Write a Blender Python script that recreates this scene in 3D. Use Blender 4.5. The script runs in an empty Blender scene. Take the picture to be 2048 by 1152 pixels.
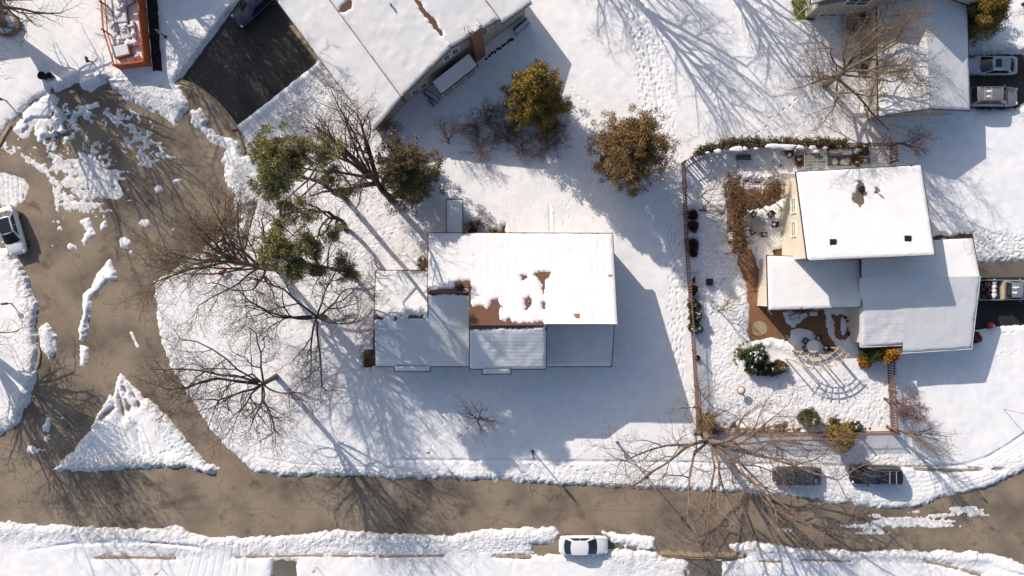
import bpy, math, random
import numpy as np
from mathutils import Vector, Matrix
PI = math.pi
C = bpy.context.scene.collection
SC = bpy.context.scene
H = 68.0          # camera height above ground, metres
S = 0.0484        # metres per photo pixel on the ground

def W(px, py, h=0.0):
    """photo direction + real height above ground -> world point"""
    k = S * (H - h) / H
    return Vector(((px - 1024) * k, (576 - py) * k, h))

# ------------------------------------------------------------ camera, sky, sun
cam = bpy.data.cameras.new('camera'); camo = bpy.data.objects.new('camera', cam); C.objects.link(camo)
camo.location = (0, 0, H); camo.rotation_euler = (0, 0, 0)
cam.sensor_width = 36; cam.lens = 36 * H / (2048 * S); cam.clip_end = 4000
SC.camera = camo
EL, AZ = math.radians(28.5), math.atan2(-0.65, 0.76)
world = bpy.data.worlds.new('World'); SC.world = world; world.use_nodes = True
nt = world.node_tree
sky = nt.nodes.new('ShaderNodeTexSky'); sky.sky_type = 'NISHITA'; sky.sun_disc = False
sky.sun_elevation = EL; sky.sun_rotation = AZ; sky.altitude = 200; sky.dust_density = 2.2; sky.air_density = 0.9; sky.ozone_density = 1.0
nt.links.new(sky.outputs[0], nt.nodes['Background'].inputs[0])
nt.nodes['Background'].inputs[1].default_value = 0.14
sd = bpy.data.lights.new('sun', 'SUN'); so = bpy.data.objects.new('sun', sd); C.objects.link(so)
sd.energy = 5.0; sd.angle = math.radians(0.4); sd.color = (1.0, 0.90, 0.80)
dv = Vector((0.65 * math.cos(EL), -0.76 * math.cos(EL), -math.sin(EL)))
so.rotation_euler = dv.to_track_quat('-Z', 'Y').to_euler(); so.location = (-40, 45, 60)
SC.view_settings.view_transform = 'Standard'; SC.view_settings.look = 'None'
SC.view_settings.gamma = 1; SC.view_settings.exposure = 0.04

# ------------------------------------------------------------ materials
def mat(name, c1, c2=None, scale=3.0, rough=0.8, bump=0.0, bscale=20.0, metal=0.0, detail=6, stretch=None, spec=None):
    m = bpy.data.materials.new(name); m.use_nodes = True
    n = m.node_tree.nodes; l = m.node_tree.links; b = n['Principled BSDF']
    b.inputs['Roughness'].default_value = rough; b.inputs['Metallic'].default_value = metal
    if spec is not None: b.inputs['Specular IOR Level'].default_value = spec
    c1 = (*c1, 1)
    tc = n.new('ShaderNodeTexCoord'); mp = n.new('ShaderNodeMapping'); l.new(tc.outputs['Object'], mp.inputs[0])
    if stretch: mp.inputs['Scale'].default_value = stretch
    if c2 is not None:
        t = n.new('ShaderNodeTexNoise'); t.inputs['Scale'].default_value = scale; t.inputs['Detail'].default_value = detail
        l.new(mp.outputs[0], t.inputs['Vector'])
        r = n.new('ShaderNodeValToRGB'); r.color_ramp.elements[0].position = 0.36; r.color_ramp.elements[1].position = 0.64
        r.color_ramp.elements[0].color = c1; r.color_ramp.elements[1].color = (*c2, 1)
        l.new(t.outputs['Fac'], r.inputs[0]); l.new(r.outputs[0], b.inputs['Base Color'])
    else:
        b.inputs['Base Color'].default_value = c1
    if bump:
        t2 = n.new('ShaderNodeTexNoise'); t2.inputs['Scale'].default_value = bscale; t2.inputs['Detail'].default_value = 4
        l.new(mp.outputs[0], t2.inputs['Vector'])
        bp = n.new('ShaderNodeBump'); bp.inputs['Strength'].default_value = bump; bp.inputs['Distance'].default_value = 0.05
        l.new(t2.outputs['Fac'], bp.inputs['Height']); l.new(bp.outputs[0], b.inputs['Normal'])
    return m

def courses(name, c1, c2, period, vertical=False, rough=0.8, mortar=None, scale=6):
    """horizontal boards / shingle rows / bricks: real-surface pattern"""
    m = bpy.data.materials.new(name); m.use_nodes = True
    n = m.node_tree.nodes; l = m.node_tree.links; b = n['Principled BSDF']; b.inputs['Roughness'].default_value = rough
    tc = n.new('ShaderNodeTexCoord')
    t = n.new('ShaderNodeTexNoise'); t.inputs['Scale'].default_value = scale; t.inputs['Detail'].default_value = 5
    l.new(tc.outputs['Object'], t.inputs['Vector'])
    r = n.new('ShaderNodeMix'); r.data_type = 'RGBA'; r.inputs['A'].default_value = (*c1, 1); r.inputs['B'].default_value = (*c2, 1)
    l.new(t.outputs['Fac'], r.inputs['Factor'])
    sx = n.new('ShaderNodeSeparateXYZ'); l.new(tc.outputs['Object'], sx.inputs[0])
    mu = n.new('ShaderNodeMath'); mu.operation = 'DIVIDE'; l.new(sx.outputs['Y' if vertical else 'Z'], mu.inputs[0]); mu.inputs[1].default_value = period
    fr = n.new('ShaderNodeMath'); fr.operation = 'FRACT'; l.new(mu.outputs[0], fr.inputs[0])
    gt = n.new('ShaderNodeMath'); gt.operation = 'LESS_THAN'; gt.inputs[1].default_value = 0.13; l.new(fr.outputs[0], gt.inputs[0])
    m2 = n.new('ShaderNodeMix'); m2.data_type = 'RGBA'; l.new(gt.outputs[0], m2.inputs['Factor']); l.new(r.outputs['Result'], m2.inputs['A'])
    k = mortar or tuple(v * 0.6 for v in c1); m2.inputs['B'].default_value = (*k, 1)
    l.new(m2.outputs['Result'], b.inputs['Base Color'])
    bp = n.new('ShaderNodeBump'); bp.inputs['Strength'].default_value = 0.4; bp.inputs['Distance'].default_value = 0.02
    l.new(fr.outputs[0], bp.inputs['Height']); l.new(bp.outputs[0], b.inputs['Normal'])
    return m

def bricks(name, c1, c2, mortar):
    m = mat(name, c1, c2, 3, 0.9); n = m.node_tree.nodes; l = m.node_tree.links; b = n['Principled BSDF']
    br = n.new('ShaderNodeTexBrick'); br.inputs['Scale'].default_value = 4.2; br.inputs['Color1'].default_value = (*c1, 1); br.inputs['Color2'].default_value = (*c2, 1); br.inputs['Mortar'].default_value = (*mortar, 1); br.inputs['Mortar Size'].default_value = 0.02
    l.new(n['Mapping'].outputs[0], br.inputs['Vector']); src = b.inputs['Base Color'].links[0].from_socket
    mx = n.new('ShaderNodeMix'); mx.data_type = 'RGBA'; mx.inputs['Factor'].default_value = .6; l.new(src, mx.inputs['A']); l.new(br.outputs['Color'], mx.inputs['B']); l.new(mx.outputs['Result'], b.inputs['Base Color'])
    bp = n.new('ShaderNodeBump'); bp.inputs['Strength'].default_value = .3; bp.inputs['Distance'].default_value = .02; bp.invert = True; l.new(br.outputs['Fac'], bp.inputs['Height']); l.new(bp.outputs[0], b.inputs['Normal'])
    return m

def asphalt(name, c1, c2, crack=True, tint=None):
    m = mat(name, c1, c2, 0.30, 0.85, 0.3, 60, detail=12); m.node_tree.nodes['Color Ramp'].color_ramp.elements[0].position = .3; m.node_tree.nodes['Color Ramp'].color_ramp.elements[1].position = .6
    n = m.node_tree.nodes; l = m.node_tree.links; b = n['Principled BSDF']
    base = b.inputs['Base Color'].links[0].from_socket
    tc = n['Texture Coordinate']
    # fine aggregate speckle
    f = n.new('ShaderNodeTexNoise'); f.inputs['Scale'].default_value = 9; f.inputs['Detail'].default_value = 10; f.inputs['Roughness'].default_value = 0.8
    l.new(tc.outputs['Object'], f.inputs['Vector'])
    mr = n.new('ShaderNodeMapRange'); mr.inputs['From Min'].default_value = 0.3; mr.inputs['From Max'].default_value = 0.7
    mr.inputs['To Min'].default_value = 0.66; mr.inputs['To Max'].default_value = 1.34; l.new(f.outputs['Fac'], mr.inputs['Value'])
    mm = n.new('ShaderNodeMix'); mm.data_type = 'RGBA'; mm.blend_type = 'MULTIPLY'; mm.inputs['Factor'].default_value = 1
    l.new(base, mm.inputs['A']); l.new(mr.outputs[0], mm.inputs['B']); out = mm.outputs['Result']
    if crack:
        d = n.new('ShaderNodeTexNoise'); d.inputs['Scale'].default_value = 0.6; d.inputs['Detail'].default_value = 6
        l.new(tc.outputs['Object'], d.inputs['Vector'])
        ad = n.new('ShaderNodeMix'); ad.data_type = 'RGBA'; ad.blend_type = 'ADD'; ad.inputs['Factor'].default_value = 1.0
        sc_ = n.new('ShaderNodeVectorMath'); sc_.operation = 'SCALE'; sc_.inputs['Scale'].default_value = 3.0; l.new(d.outputs['Color'], sc_.inputs[0])
        va = n.new('ShaderNodeVectorMath'); va.operation = 'ADD'; l.new(tc.outputs['Object'], va.inputs[0]); l.new(sc_.outputs[0], va.inputs[1])
        v = n.new('ShaderNodeTexVoronoi'); v.feature = 'DISTANCE_TO_EDGE'; v.inputs['Scale'].default_value = 0.2; l.new(va.outputs[0], v.inputs['Vector'])
        lt = n.new('ShaderNodeMapRange'); lt.inputs['From Min'].default_value = 0.0; lt.inputs['From Max'].default_value = 0.012
        lt.inputs['To Min'].default_value = 0.45; lt.inputs['To Max'].default_value = 1.0; l.new(v.outputs['Distance'], lt.inputs['Value'])
        cm_ = n.new('ShaderNodeTexNoise'); cm_.inputs['Scale'].default_value = 0.22; cm_.inputs['Detail'].default_value = 3; l.new(tc.outputs['Object'], cm_.inputs['Vector'])
        cr_ = n.new('ShaderNodeMapRange'); cr_.inputs['From Min'].default_value = 0.42; cr_.inputs['From Max'].default_value = 0.56; cr_.inputs['To Max'].default_value = 0.9; l.new(cm_.outputs['Fac'], cr_.inputs['Value'])
        m3 = n.new('ShaderNodeMix'); m3.data_type = 'RGBA'; m3.blend_type = 'MULTIPLY'; l.new(cr_.outputs[0], m3.inputs['Factor'])
        l.new(out, m3.inputs['A']); l.new(lt.outputs[0], m3.inputs['B']); out = m3.outputs['Result']
        # sparse oil / wet blotches
        o = n.new('ShaderNodeTexNoise'); o.inputs['Scale'].default_value = 0.7; o.inputs['Detail'].default_value = 8; l.new(tc.outputs['Object'], o.inputs['Vector'])
        r2 = n.new('ShaderNodeMapRange'); r2.inputs['From Min'].default_value = 0.27; r2.inputs['From Max'].default_value = 0.42
        r2.inputs['To Min'].default_value = 0.55; r2.inputs['To Max'].default_value = 1.0; l.new(o.outputs['Fac'], r2.inputs['Value'])
        m4 = n.new('ShaderNodeMix'); m4.data_type = 'RGBA'; m4.blend_type = 'MULTIPLY'; m4.inputs['Factor'].default_value = 1
        l.new(out, m4.inputs['A']); l.new(r2.outputs[0], m4.inputs['B']); out = m4.outputs['Result']
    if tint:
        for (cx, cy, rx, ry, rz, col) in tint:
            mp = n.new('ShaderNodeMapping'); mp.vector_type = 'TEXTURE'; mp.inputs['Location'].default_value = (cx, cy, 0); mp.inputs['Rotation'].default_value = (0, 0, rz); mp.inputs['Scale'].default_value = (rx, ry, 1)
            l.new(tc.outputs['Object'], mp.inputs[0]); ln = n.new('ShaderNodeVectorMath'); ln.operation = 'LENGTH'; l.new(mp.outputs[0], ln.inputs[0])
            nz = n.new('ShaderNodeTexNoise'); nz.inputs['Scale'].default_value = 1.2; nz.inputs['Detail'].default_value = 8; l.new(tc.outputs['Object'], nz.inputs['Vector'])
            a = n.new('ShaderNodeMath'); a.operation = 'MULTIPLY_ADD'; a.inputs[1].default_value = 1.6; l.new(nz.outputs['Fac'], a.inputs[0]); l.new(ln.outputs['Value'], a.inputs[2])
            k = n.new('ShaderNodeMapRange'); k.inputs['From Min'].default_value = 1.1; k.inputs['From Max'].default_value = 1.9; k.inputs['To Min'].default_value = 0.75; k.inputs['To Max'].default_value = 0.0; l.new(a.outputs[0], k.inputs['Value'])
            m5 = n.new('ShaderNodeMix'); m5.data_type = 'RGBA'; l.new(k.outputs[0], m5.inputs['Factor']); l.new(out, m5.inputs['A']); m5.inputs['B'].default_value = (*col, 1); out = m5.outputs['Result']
    l.new(out, b.inputs['Base Color'])
    return m

def snow_fine(m):
    # crumbly, trodden surface where feet and ploughs have been (attribute measured from the ground layout)
    n = m.node_tree.nodes; l = m.node_tree.links; b = n['Principled BSDF']; tc = n['Texture Coordinate']
    at_ = n.new('ShaderNodeAttribute'); at_.attribute_name = 'trod'
    t1 = n.new('ShaderNodeTexNoise'); t1.inputs['Scale'].default_value = 5.5; t1.inputs['Detail'].default_value = 5; t1.inputs['Roughness'].default_value = 0.65; l.new(tc.outputs['Object'], t1.inputs['Vector'])
    bp = n.new('ShaderNodeBump'); bp.inputs['Distance'].default_value = 0.16; l.new(at_.outputs['Fac'], bp.inputs['Strength']); l.new(t1.outputs['Fac'], bp.inputs['Height'])
    l.new(b.inputs['Normal'].links[0].from_socket, bp.inputs['Normal']); l.new(bp.outputs[0], b.inputs['Normal'])
    # road grit thrown into the ploughed banks
    ag = n.new('ShaderNodeAttribute'); ag.attribute_name = 'grit'; gn = n.new('ShaderNodeTexNoise'); gn.inputs['Scale'].default_value = 2.6; gn.inputs['Detail'].default_value = 9; gn.inputs['Roughness'].default_value = .7; l.new(tc.outputs['Object'], gn.inputs['Vector'])
    gr = n.new('ShaderNodeMapRange'); gr.inputs['From Min'].default_value = .42; gr.inputs['From Max'].default_value = .68; l.new(gn.outputs['Fac'], gr.inputs['Value'])
    gm = n.new('ShaderNodeMath'); gm.operation = 'MULTIPLY'; l.new(gr.outputs[0], gm.inputs[0]); l.new(ag.outputs['Fac'], gm.inputs[1])
    mx = n.new('ShaderNodeMix'); mx.data_type = 'RGBA'; l.new(gm.outputs[0], mx.inputs['Factor']); l.new(b.inputs['Base Color'].links[0].from_socket, mx.inputs['A']); mx.inputs['B'].default_value = (.30, .255, .21, 1); l.new(mx.outputs['Result'], b.inputs['Base Color'])
def _t(px, py, rx, ry, rz, col): p = W(px, py); return (p.x, p.y, rx, ry, rz, col)
M = dict(
    snow=mat('snow', (0.80, 0.80, 0.81), (0.87, 0.865, 0.86), 1.2, 0.75, 0.35, 14, spec=0.2),
    roofsnow=mat('roof_snow', (0.655, 0.66, 0.67), (0.70, 0.70, 0.70), 0.8, 0.75, 0.2, 9, spec=0.2),
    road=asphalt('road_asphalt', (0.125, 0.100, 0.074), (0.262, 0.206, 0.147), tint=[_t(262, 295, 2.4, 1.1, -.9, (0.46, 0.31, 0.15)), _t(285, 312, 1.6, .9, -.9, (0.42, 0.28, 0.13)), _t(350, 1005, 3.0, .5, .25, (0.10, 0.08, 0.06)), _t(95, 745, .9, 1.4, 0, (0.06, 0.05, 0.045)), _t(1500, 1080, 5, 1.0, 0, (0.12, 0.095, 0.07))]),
    drive=asphalt('fresh_asphalt', (0.016, 0.015, 0.014), (0.048, 0.042, 0.036), crack=False),
    drive2=asphalt('old_asphalt', (0.10, 0.09, 0.075), (0.15, 0.135, 0.11), crack=False),
    blackdrive=asphalt('sealed_asphalt', (0.012, 0.012, 0.012), (0.022, 0.021, 0.02), crack=False),
    curb=mat('curb_concrete', (0.30, 0.22, 0.13), (0.42, 0.33, 0.22), 1.5, 0.9, 0.3, 25),
    dirt=mat('mulch', (0.045, 0.028, 0.018), (0.13, 0.075, 0.04), 2.5, 0.95, 0.8, 12),
    darkdirt_shade=mat('dark_mulch_and_shade', (0.008, 0.007, 0.007), (0.025, 0.02, 0.018), 2.5, 0.95, 0.8, 12),  # near-black mulch; beside the orange fence it also stands in for cast shadow
    brickpave=bricks('patio_brick', (0.30, 0.14, 0.065), (0.19, 0.085, 0.045), (0.13, 0.08, 0.055)),
    tanpave=mat('sand_paver', (0.42, 0.34, 0.20), (0.30, 0.22, 0.12), 8, 0.9),
    shingle=courses('brown_shingle', (0.19, 0.085, 0.046), (0.07, 0.032, 0.022), 0.16, vertical=True, scale=9),
    shingleZ=courses('brown_shingle_b', (0.17, 0.075, 0.045), (0.10, 0.045, 0.03), 0.07, scale=9),
    greyshingle=mat('grey_brown_shingle', (0.16, 0.125, 0.085), (0.09, 0.07, 0.05), 9, 0.9, 0.5, 30),
    trim=mat('dark_trim', (0.06, 0.035, 0.035), rough=0.6),
    whitetrim=mat('white_trim', (0.78, 0.77, 0.74), rough=0.5),
    siding=courses('beige_siding', (0.46, 0.42, 0.36), (0.40, 0.365, 0.31), 0.2),
    cream=courses('cream_siding', (0.74, 0.67, 0.54), (0.69, 0.62, 0.50), 0.2),
    brick=courses('chimney_brick', (0.27, 0.12, 0.07), (0.18, 0.075, 0.045), 0.085, mortar=(0.2, 0.14, 0.11), scale=14),
    greenhouse=mat('cold_frame_glass', (0.12, 0.135, 0.115), (0.26, 0.28, 0.25), 3, 0.3),
    glass=mat('window_glass', (0.035, 0.045, 0.05), rough=0.12, spec=0.8),
    shade=mat('green_blind', (0.33, 0.36, 0.22), rough=0.5),
    fence=mat('fence_cedar', (0.20, 0.095, 0.060), (0.12, 0.062, 0.045), 6, 0.85, 0.3, 30),
    orange=mat('orange_stain', (0.52, 0.105, 0.022), (0.40, 0.075, 0.02), 4, 0.7, 0.3, 20),
    oldwood=mat('weathered_wood', (0.30, 0.20, 0.12), (0.18, 0.11, 0.07), 6, 0.85, 0.3, 30),
    palewood=mat('pale_wood', (0.58, 0.43, 0.28), (0.46, 0.33, 0.21), 6, 0.8, 0.2, 30),
    rustwood=mat('rust_wood', (0.26, 0.13, 0.07), (0.16, 0.08, 0.05), 6, 0.85),
    black=mat('black_metal', (0.015, 0.015, 0.018), rough=0.45),
    grey=mat('grey_metal', (0.25, 0.26, 0.27), rough=0.4, metal=0.6),
    galv=mat('pale_metal', (0.45, 0.46, 0.47), rough=0.5, metal=0.3),
    grass=mat('lawn_grass', (0.10, 0.12, 0.02), (0.19, 0.18, 0.04), 3, 0.95, 0.8, 30),
    stone=mat('grey_stone', (0.28, 0.26, 0.25), (0.40, 0.38, 0.36), 5, 0.9, 0.5, 12),
    terracotta=mat('terracotta', (0.42, 0.17, 0.09), rough=0.8),
    green_m=mat('green_metal', (0.05, 0.12, 0.10), rough=0.4),
    leafpile=mat('dry_leaves', (0.33, 0.19, 0.08), (0.16, 0.085, 0.04), 6, 0.95, 0.8, 20),
    red=mat('red_plastic', (0.6, 0.04, 0.03), rough=0.4),
    tyre=mat('tyre_rubber', (0.012, 0.012, 0.013), rough=0.85),
    rim=mat('alloy_rim', (0.5, 0.5, 0.52), rough=0.3, metal=0.9),
    carglass=mat('car_glass', (0.012, 0.016, 0.022), rough=0.06, spec=0.8),
    lamp_w=mat('headlight_glass', (0.6, 0.62, 0.64), rough=0.1),
    lamp_r=mat('tail_lamp', (0.45, 0.01, 0.01), rough=0.2),
    bark=mat('brown_bark', (0.15, 0.10, 0.078), (0.085, 0.057, 0.046), 5, 0.9, 0.6, 18),
    bark_d=mat('dark_bark', (0.07, 0.05, 0.042), (0.04, 0.03, 0.026), 5, 0.9, 0.6, 18),
    bark_t=mat('tan_bark', (0.20, 0.145, 0.09), (0.12, 0.085, 0.055), 5, 0.9, 0.6, 18),
    bark_p=mat('pinkish_twigs', (0.21, 0.13, 0.13), (0.13, 0.085, 0.085), 5, 0.9),
    bark_w=mat('pale_bark', (0.23, 0.165, 0.12), (0.13, 0.09, 0.07), 3, 0.9, 0.5, 18),
    pine=mat('pine_needles', (0.145, 0.14, 0.045), (0.30, 0.25, 0.09), 1.3, 0.8),
    cedar=mat('ochre_cedar', (0.31, 0.19, 0.02), (0.085, 0.075, 0.016), 0.9, 0.8),
    cedar_b=mat('bronze_cedar', (0.30, 0.175, 0.06), (0.14, 0.095, 0.038), 0.9, 0.8),
    juniper=mat('olive_juniper', (0.085, 0.072, 0.032), (0.20, 0.135, 0.06), 0.9, 0.8),
    holly=mat('dark_green_leaf', (0.03, 0.05, 0.012), (0.075, 0.085, 0.02), 2.5, 0.6),
    gold=mat('golden_leaf', (0.42, 0.20, 0.012), (0.26, 0.13, 0.012), 2.5, 0.7),
    ivy=mat('ivy_leaf', (0.045, 0.045, 0.014), (0.12, 0.082, 0.035), 3, 0.7),
    vine=mat('dry_vine', (0.30, 0.16, 0.055), (0.15, 0.08, 0.035), 3, 0.9),
    purple=mat('plum_leaf', (0.06, 0.02, 0.025), (0.1, 0.04, 0.04), 3, 0.8),
)
snow_fine(M['snow'])
# packed-down roads keep a tan sand stain near the head of the court
def paint(name, c, rough=0.25, metal=0.0):
    m = mat(name, c, rough=rough, metal=metal); b = m.node_tree.nodes['Principled BSDF']
    b.inputs['Coat Weight'].default_value = 0.6; b.inputs['Coat Roughness'].default_value = 0.05
    return m
P_white = paint('white_paint', (0.72, 0.73, 0.74)); P_silver = paint('silver_paint', (0.42, 0.45, 0.48), 0.3, 0.5)
P_champ = paint('grey_paint', (0.30, 0.29, 0.28), 0.3, 0.5); P_navy = paint('navy_paint', (0.008, 0.012, 0.035))
P_black = paint('black_paint', (0.012, 0.012, 0.018)); P_char = paint('charcoal_paint', (0.05, 0.06, 0.07), 0.3, 0.3)
P_truck = paint('truck_paint', (0.30, 0.32, 0.34), 0.3, 0.4)

# ------------------------------------------------------------ object helpers
ORG = {}
def tag(o, label=None, cat=None, group=None, kind=None):
    if label: o['label'] = label
    if cat: o['category'] = cat
    if group: o['group'] = group
    if kind: o['kind'] = kind
    return o
def thing(name, label, cat, loc=(0, 0, 0), rz=0.0, group=None):
    o = bpy.data.objects.new(name, None); C.objects.link(o); o.empty_display_size = 0.3
    o.location = loc; o.rotation_euler = (0, 0, rz); ORG[o.name] = Vector(loc)
    return tag(o, label, cat, group)
def copy_tree(o, parent=None):
    c = o.copy(); C.objects.link(c); c.parent = parent
    if o.name in ORG: ORG[c.name] = ORG[o.name].copy()
    for ch in list(o.children): copy_tree(ch, c)
    return c
def link(name, me, m, parent=None, loc=None):
    o = bpy.data.objects.new(name, me); C.objects.link(o)
    if m is not None: me.materials.append(m)
    if parent is not None:
        o.parent = parent; ORG[o.name] = ORG[parent.name].copy()
    else:
        o.location = loc if loc is not None else (0, 0, 0); ORG[o.name] = Vector(o.location)
    return o
def np_mesh(name, v, f, k, smooth=False):
    """v (N,3), f (M,k) arrays -> mesh"""
    me = bpy.data.meshes.new(name); v = np.asarray(v, np.float32); f = np.asarray(f, np.int32)
    me.vertices.add(len(v)); me.vertices.foreach_set('co', v.ravel())
    me.loops.add(f.size); me.loops.foreach_set('vertex_index', f.ravel())
    me.polygons.add(len(f)); me.polygons.foreach_set('loop_start', np.arange(0, f.size, k, dtype=np.int32))
    me.polygons.foreach_set('loop_total', np.full(len(f), k, np.int32))
    me.update(calc_edges=True)
    if smooth: me.polygons.foreach_set('use_smooth', np.ones(len(f), bool))
    return me

class MB:
    def __init__(s): s.v = []; s.f = []
    def add(s, vs, fs):
        b = len(s.v); s.v += [tuple(p) for p in vs]; s.f += [tuple(b + i for i in f) for f in fs]; return s
    def prism(s, poly, z0, z1):
        """poly: list of (x,y[,ztop]) world; z1 ignored where ztop given"""
        n = len(poly); lo = [(p[0], p[1], z0) for p in poly]; hi = [(p[0], p[1], p[2] if len(p) > 2 else z1) for p in poly]
        a = sum(poly[i][0] * poly[(i + 1) % n][1] - poly[(i + 1) % n][0] * poly[i][1] for i in range(n))
        fs = [(i, (i + 1) % n, n + (i + 1) % n, n + i) for i in range(n)] + [tuple(range(n - 1, -1, -1)), tuple(range(n, 2 * n))]
        if a < 0: fs = [tuple(reversed(f)) for f in fs]
        return s.add(lo + hi, fs)
    def box(s, c, d, rz=0.0, rx=0.0, ry=0.0):
        m = Matrix.Rotation(rz, 3, 'Z') @ Matrix.Rotation(ry, 3, 'Y') @ Matrix.Rotation(rx, 3, 'X')
        vs = [m @ Vector((sx * d[0] / 2, sy * d[1] / 2, sz * d[2] / 2)) + Vector(c) for sx in (-1, 1) for sy in (-1, 1) for sz in (-1, 1)]
        return s.add(vs, [(0, 1, 3, 2), (4, 6, 7, 5), (0, 4, 5, 1), (2, 3, 7, 6), (0, 2, 6, 4), (1, 5, 7, 3)])
    def beam(s, p, q, w, t):
        p = Vector(p); q = Vector(q); d = (q - p); L = d.length
        rz = math.atan2(d.y, d.x); ry = -math.asin(max(-1, min(1, d.z / max(L, 1e-6))))
        return s.box((p + q) / 2, (L, w, t), rz, 0, ry)
    def tube(s, p, q, r0, r1=None, n=8):
        r1 = r0 if r1 is None else r1; p = Vector(p); q = Vector(q); d = (q - p).normalized()
        a = d.orthogonal().normalized(); b = d.cross(a)
        ring = [a * math.cos(2 * PI * i / n) + b * math.sin(2 * PI * i / n) for i in range(n)]
        vs = [p + r * r0 for r in ring] + [q + r * r1 for r in ring]
        return s.add(vs, [(i, (i + 1) % n, n + (i + 1) % n, n + i) for i in range(n)] + [tuple(range(n - 1, -1, -1)), tuple(range(n, 2 * n))])
    def lathe(s, c, prof, n=20):
        """prof: list of (r,z) bottom to top"""
        vs = []
        for r, z in prof: vs += [(c[0] + r * math.cos(2 * PI * i / n), c[1] + r * math.sin(2 * PI * i / n), c[2] + z) for i in range(n)]
        fs = []
        for j in range(len(prof) - 1):
            fs += [(j * n + i, j * n + (i + 1) % n, (j + 1) * n + (i + 1) % n, (j + 1) * n + i) for i in range(n)]
        fs += [tuple(range(n - 1, -1, -1)), tuple(range((len(prof) - 1) * n, len(prof) * n))]
        return s.add(vs, fs)
    def blob(s, c, r, seed=0, n=10, m=7, amp=0.2):
        rg = random.Random(seed); vs = []; fs = []
        for j in range(m + 1):
            t = PI * j / m
            for i in range(n):
                a = 2 * PI * i / n; k = 1 + rg.uniform(-amp, amp) * math.sin(t)
                vs.append((c[0] + r[0] * k * math.sin(t) * math.cos(a), c[1] + r[1] * k * math.sin(t) * math.sin(a), c[2] - r[2] * math.cos(t)))
        for j in range(m):
            fs += [(j * n + i, j * n + (i + 1) % n, (j + 1) * n + (i + 1) % n, (j + 1) * n + i) for i in range(n)]
        return s.add(vs, fs)
    def build(s, name, m, parent=None, loc=None, local=False, smooth=False, bevel=0, sub=0):
        off = Vector((0, 0, 0)) if local else (ORG[parent.name] if parent is not None else Vector(loc if loc is not None else (0, 0, 0)))
        me = bpy.data.meshes.new(name); me.from_pydata([(x - off.x, y - off.y, z - off.z) for x, y, z in s.v], [], s.f); me.update()
        if smooth: me.polygons.foreach_set('use_smooth', [True] * len(me.polygons))
        o = link(name, me, m, parent, loc)
        if bevel:
            b = o.modifiers.new('bevel', 'BEVEL'); b.width = bevel; b.segments = 2; b.limit_method = 'ANGLE'
        if sub:
            b = o.modifiers.new('sub', 'SUBSURF'); b.levels = sub; b.render_levels = sub
        return o

# ------------------------------------------------------------ the snow-covered ground as one height field
DX = 0.088
X0, Y0 = -60.0, -36.0
NX, NY = 1365, 821
def vnoise(cell, seed, nx=NX, ny=NY):
    r = np.random.RandomState(seed); L = r.rand(int(ny / cell) + 3, int(nx / cell) + 3).astype(np.float32) * 2 - 1
    def ax(n):
        t = np.arange(n) / cell; i = t.astype(int); f = (t - i).astype(np.float32); return i, f * f * (3 - 2 * f)
    iy, fy = ax(ny); ix, fx = ax(nx)
    A = L[iy] * (1 - fy)[:, None] + L[iy + 1] * fy[:, None]
    return A[:, ix] * (1 - fx) + A[:, ix + 1] * fx
def metres(m): return m / DX
N1 = vnoise(metres(6), 1); N2 = vnoise(metres(2.2), 2); N3 = vnoise(metres(0.9), 3); N4 = vnoise(metres(0.42), 4); N5 = vnoise(metres(0.2), 5)
RAG = N3 * 0.35 + N4 * 0.4 + N5 * 0.3 + N2 * 0.25
gx = (X0 + DX * np.arange(NX)).astype(np.float32); gy = (Y0 + DX * np.arange(NY)).astype(np.float32)
F = np.full((NY, NX), 3.0, np.float32)
def window(pts, mg):
    xs = [p[0] for p in pts]; ys = [p[1] for p in pts]
    i0 = max(0, int((min(xs) - mg - X0) / DX)); i1 = min(NX, int((max(xs) + mg - X0) / DX) + 2)
    j0 = max(0, int((min(ys) - mg - Y0) / DX)); j1 = min(NY, int((max(ys) + mg - Y0) / DX) + 2)
    return i0, i1, j0, j1
def sdist(pts, X, Y, closed=True):
    d = np.full(X.shape, 1e9, np.float32); ins = np.zeros(X.shape, bool); n = len(pts)
    for i in range(n if closed else n - 1):
        ax_, ay = pts[i]; bx, by = pts[(i + 1) % n]; ex, ey = bx - ax_, by - ay
        t = np.clip(((X - ax_) * ex + (Y - ay) * ey) / (ex * ex + ey * ey + 1e-9), 0, 1)
        d = np.minimum(d, (X - ax_ - t * ex) ** 2 + (Y - ay - t * ey) ** 2)
        if closed:
            c = ((ay > Y) != (by > Y)) & (X < ex * (Y - ay) / (ey if abs(ey) > 1e-9 else 1e-9) + ax_)
            ins ^= c
    d = np.sqrt(d)
    return np.where(ins, -d, d) if closed else d
def field(pts, mg=1.5, closed=True):
    i0, i1, j0, j1 = window(pts, mg)
    if i1 <= i0 or j1 <= j0: return None
    if (i1 - i0) * (j1 - j0) > 250000:
        X, Y = np.meshgrid(gx[i0:i1:3], gy[j0:j1:3]); d = sdist(pts, X, Y, closed)
        def up(a, n):
            t = np.arange(n) / 3.0; i = np.minimum(t.astype(int), a.shape[0] - 1); k = np.minimum(i + 1, a.shape[0] - 1); f = (t - i).astype(np.float32)[:, None]
            return a[i] * (1 - f) + a[k] * f
        d = up(up(d, j1 - j0).T, i1 - i0).T
    else:
        X, Y = np.meshgrid(gx[i0:i1], gy[j0:j1]); d = sdist(pts, X, Y, closed)
    return d, (slice(j0, j1), slice(i0, i1))
def g(poly): return [tuple(W(x, y)[:2]) for x, y in poly]
def bare(poly, rag=0.25):
    r = field(g(poly))
    if r: d, s = r; F[s] = np.minimum(F[s], d + RAG[s] * rag)
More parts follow.
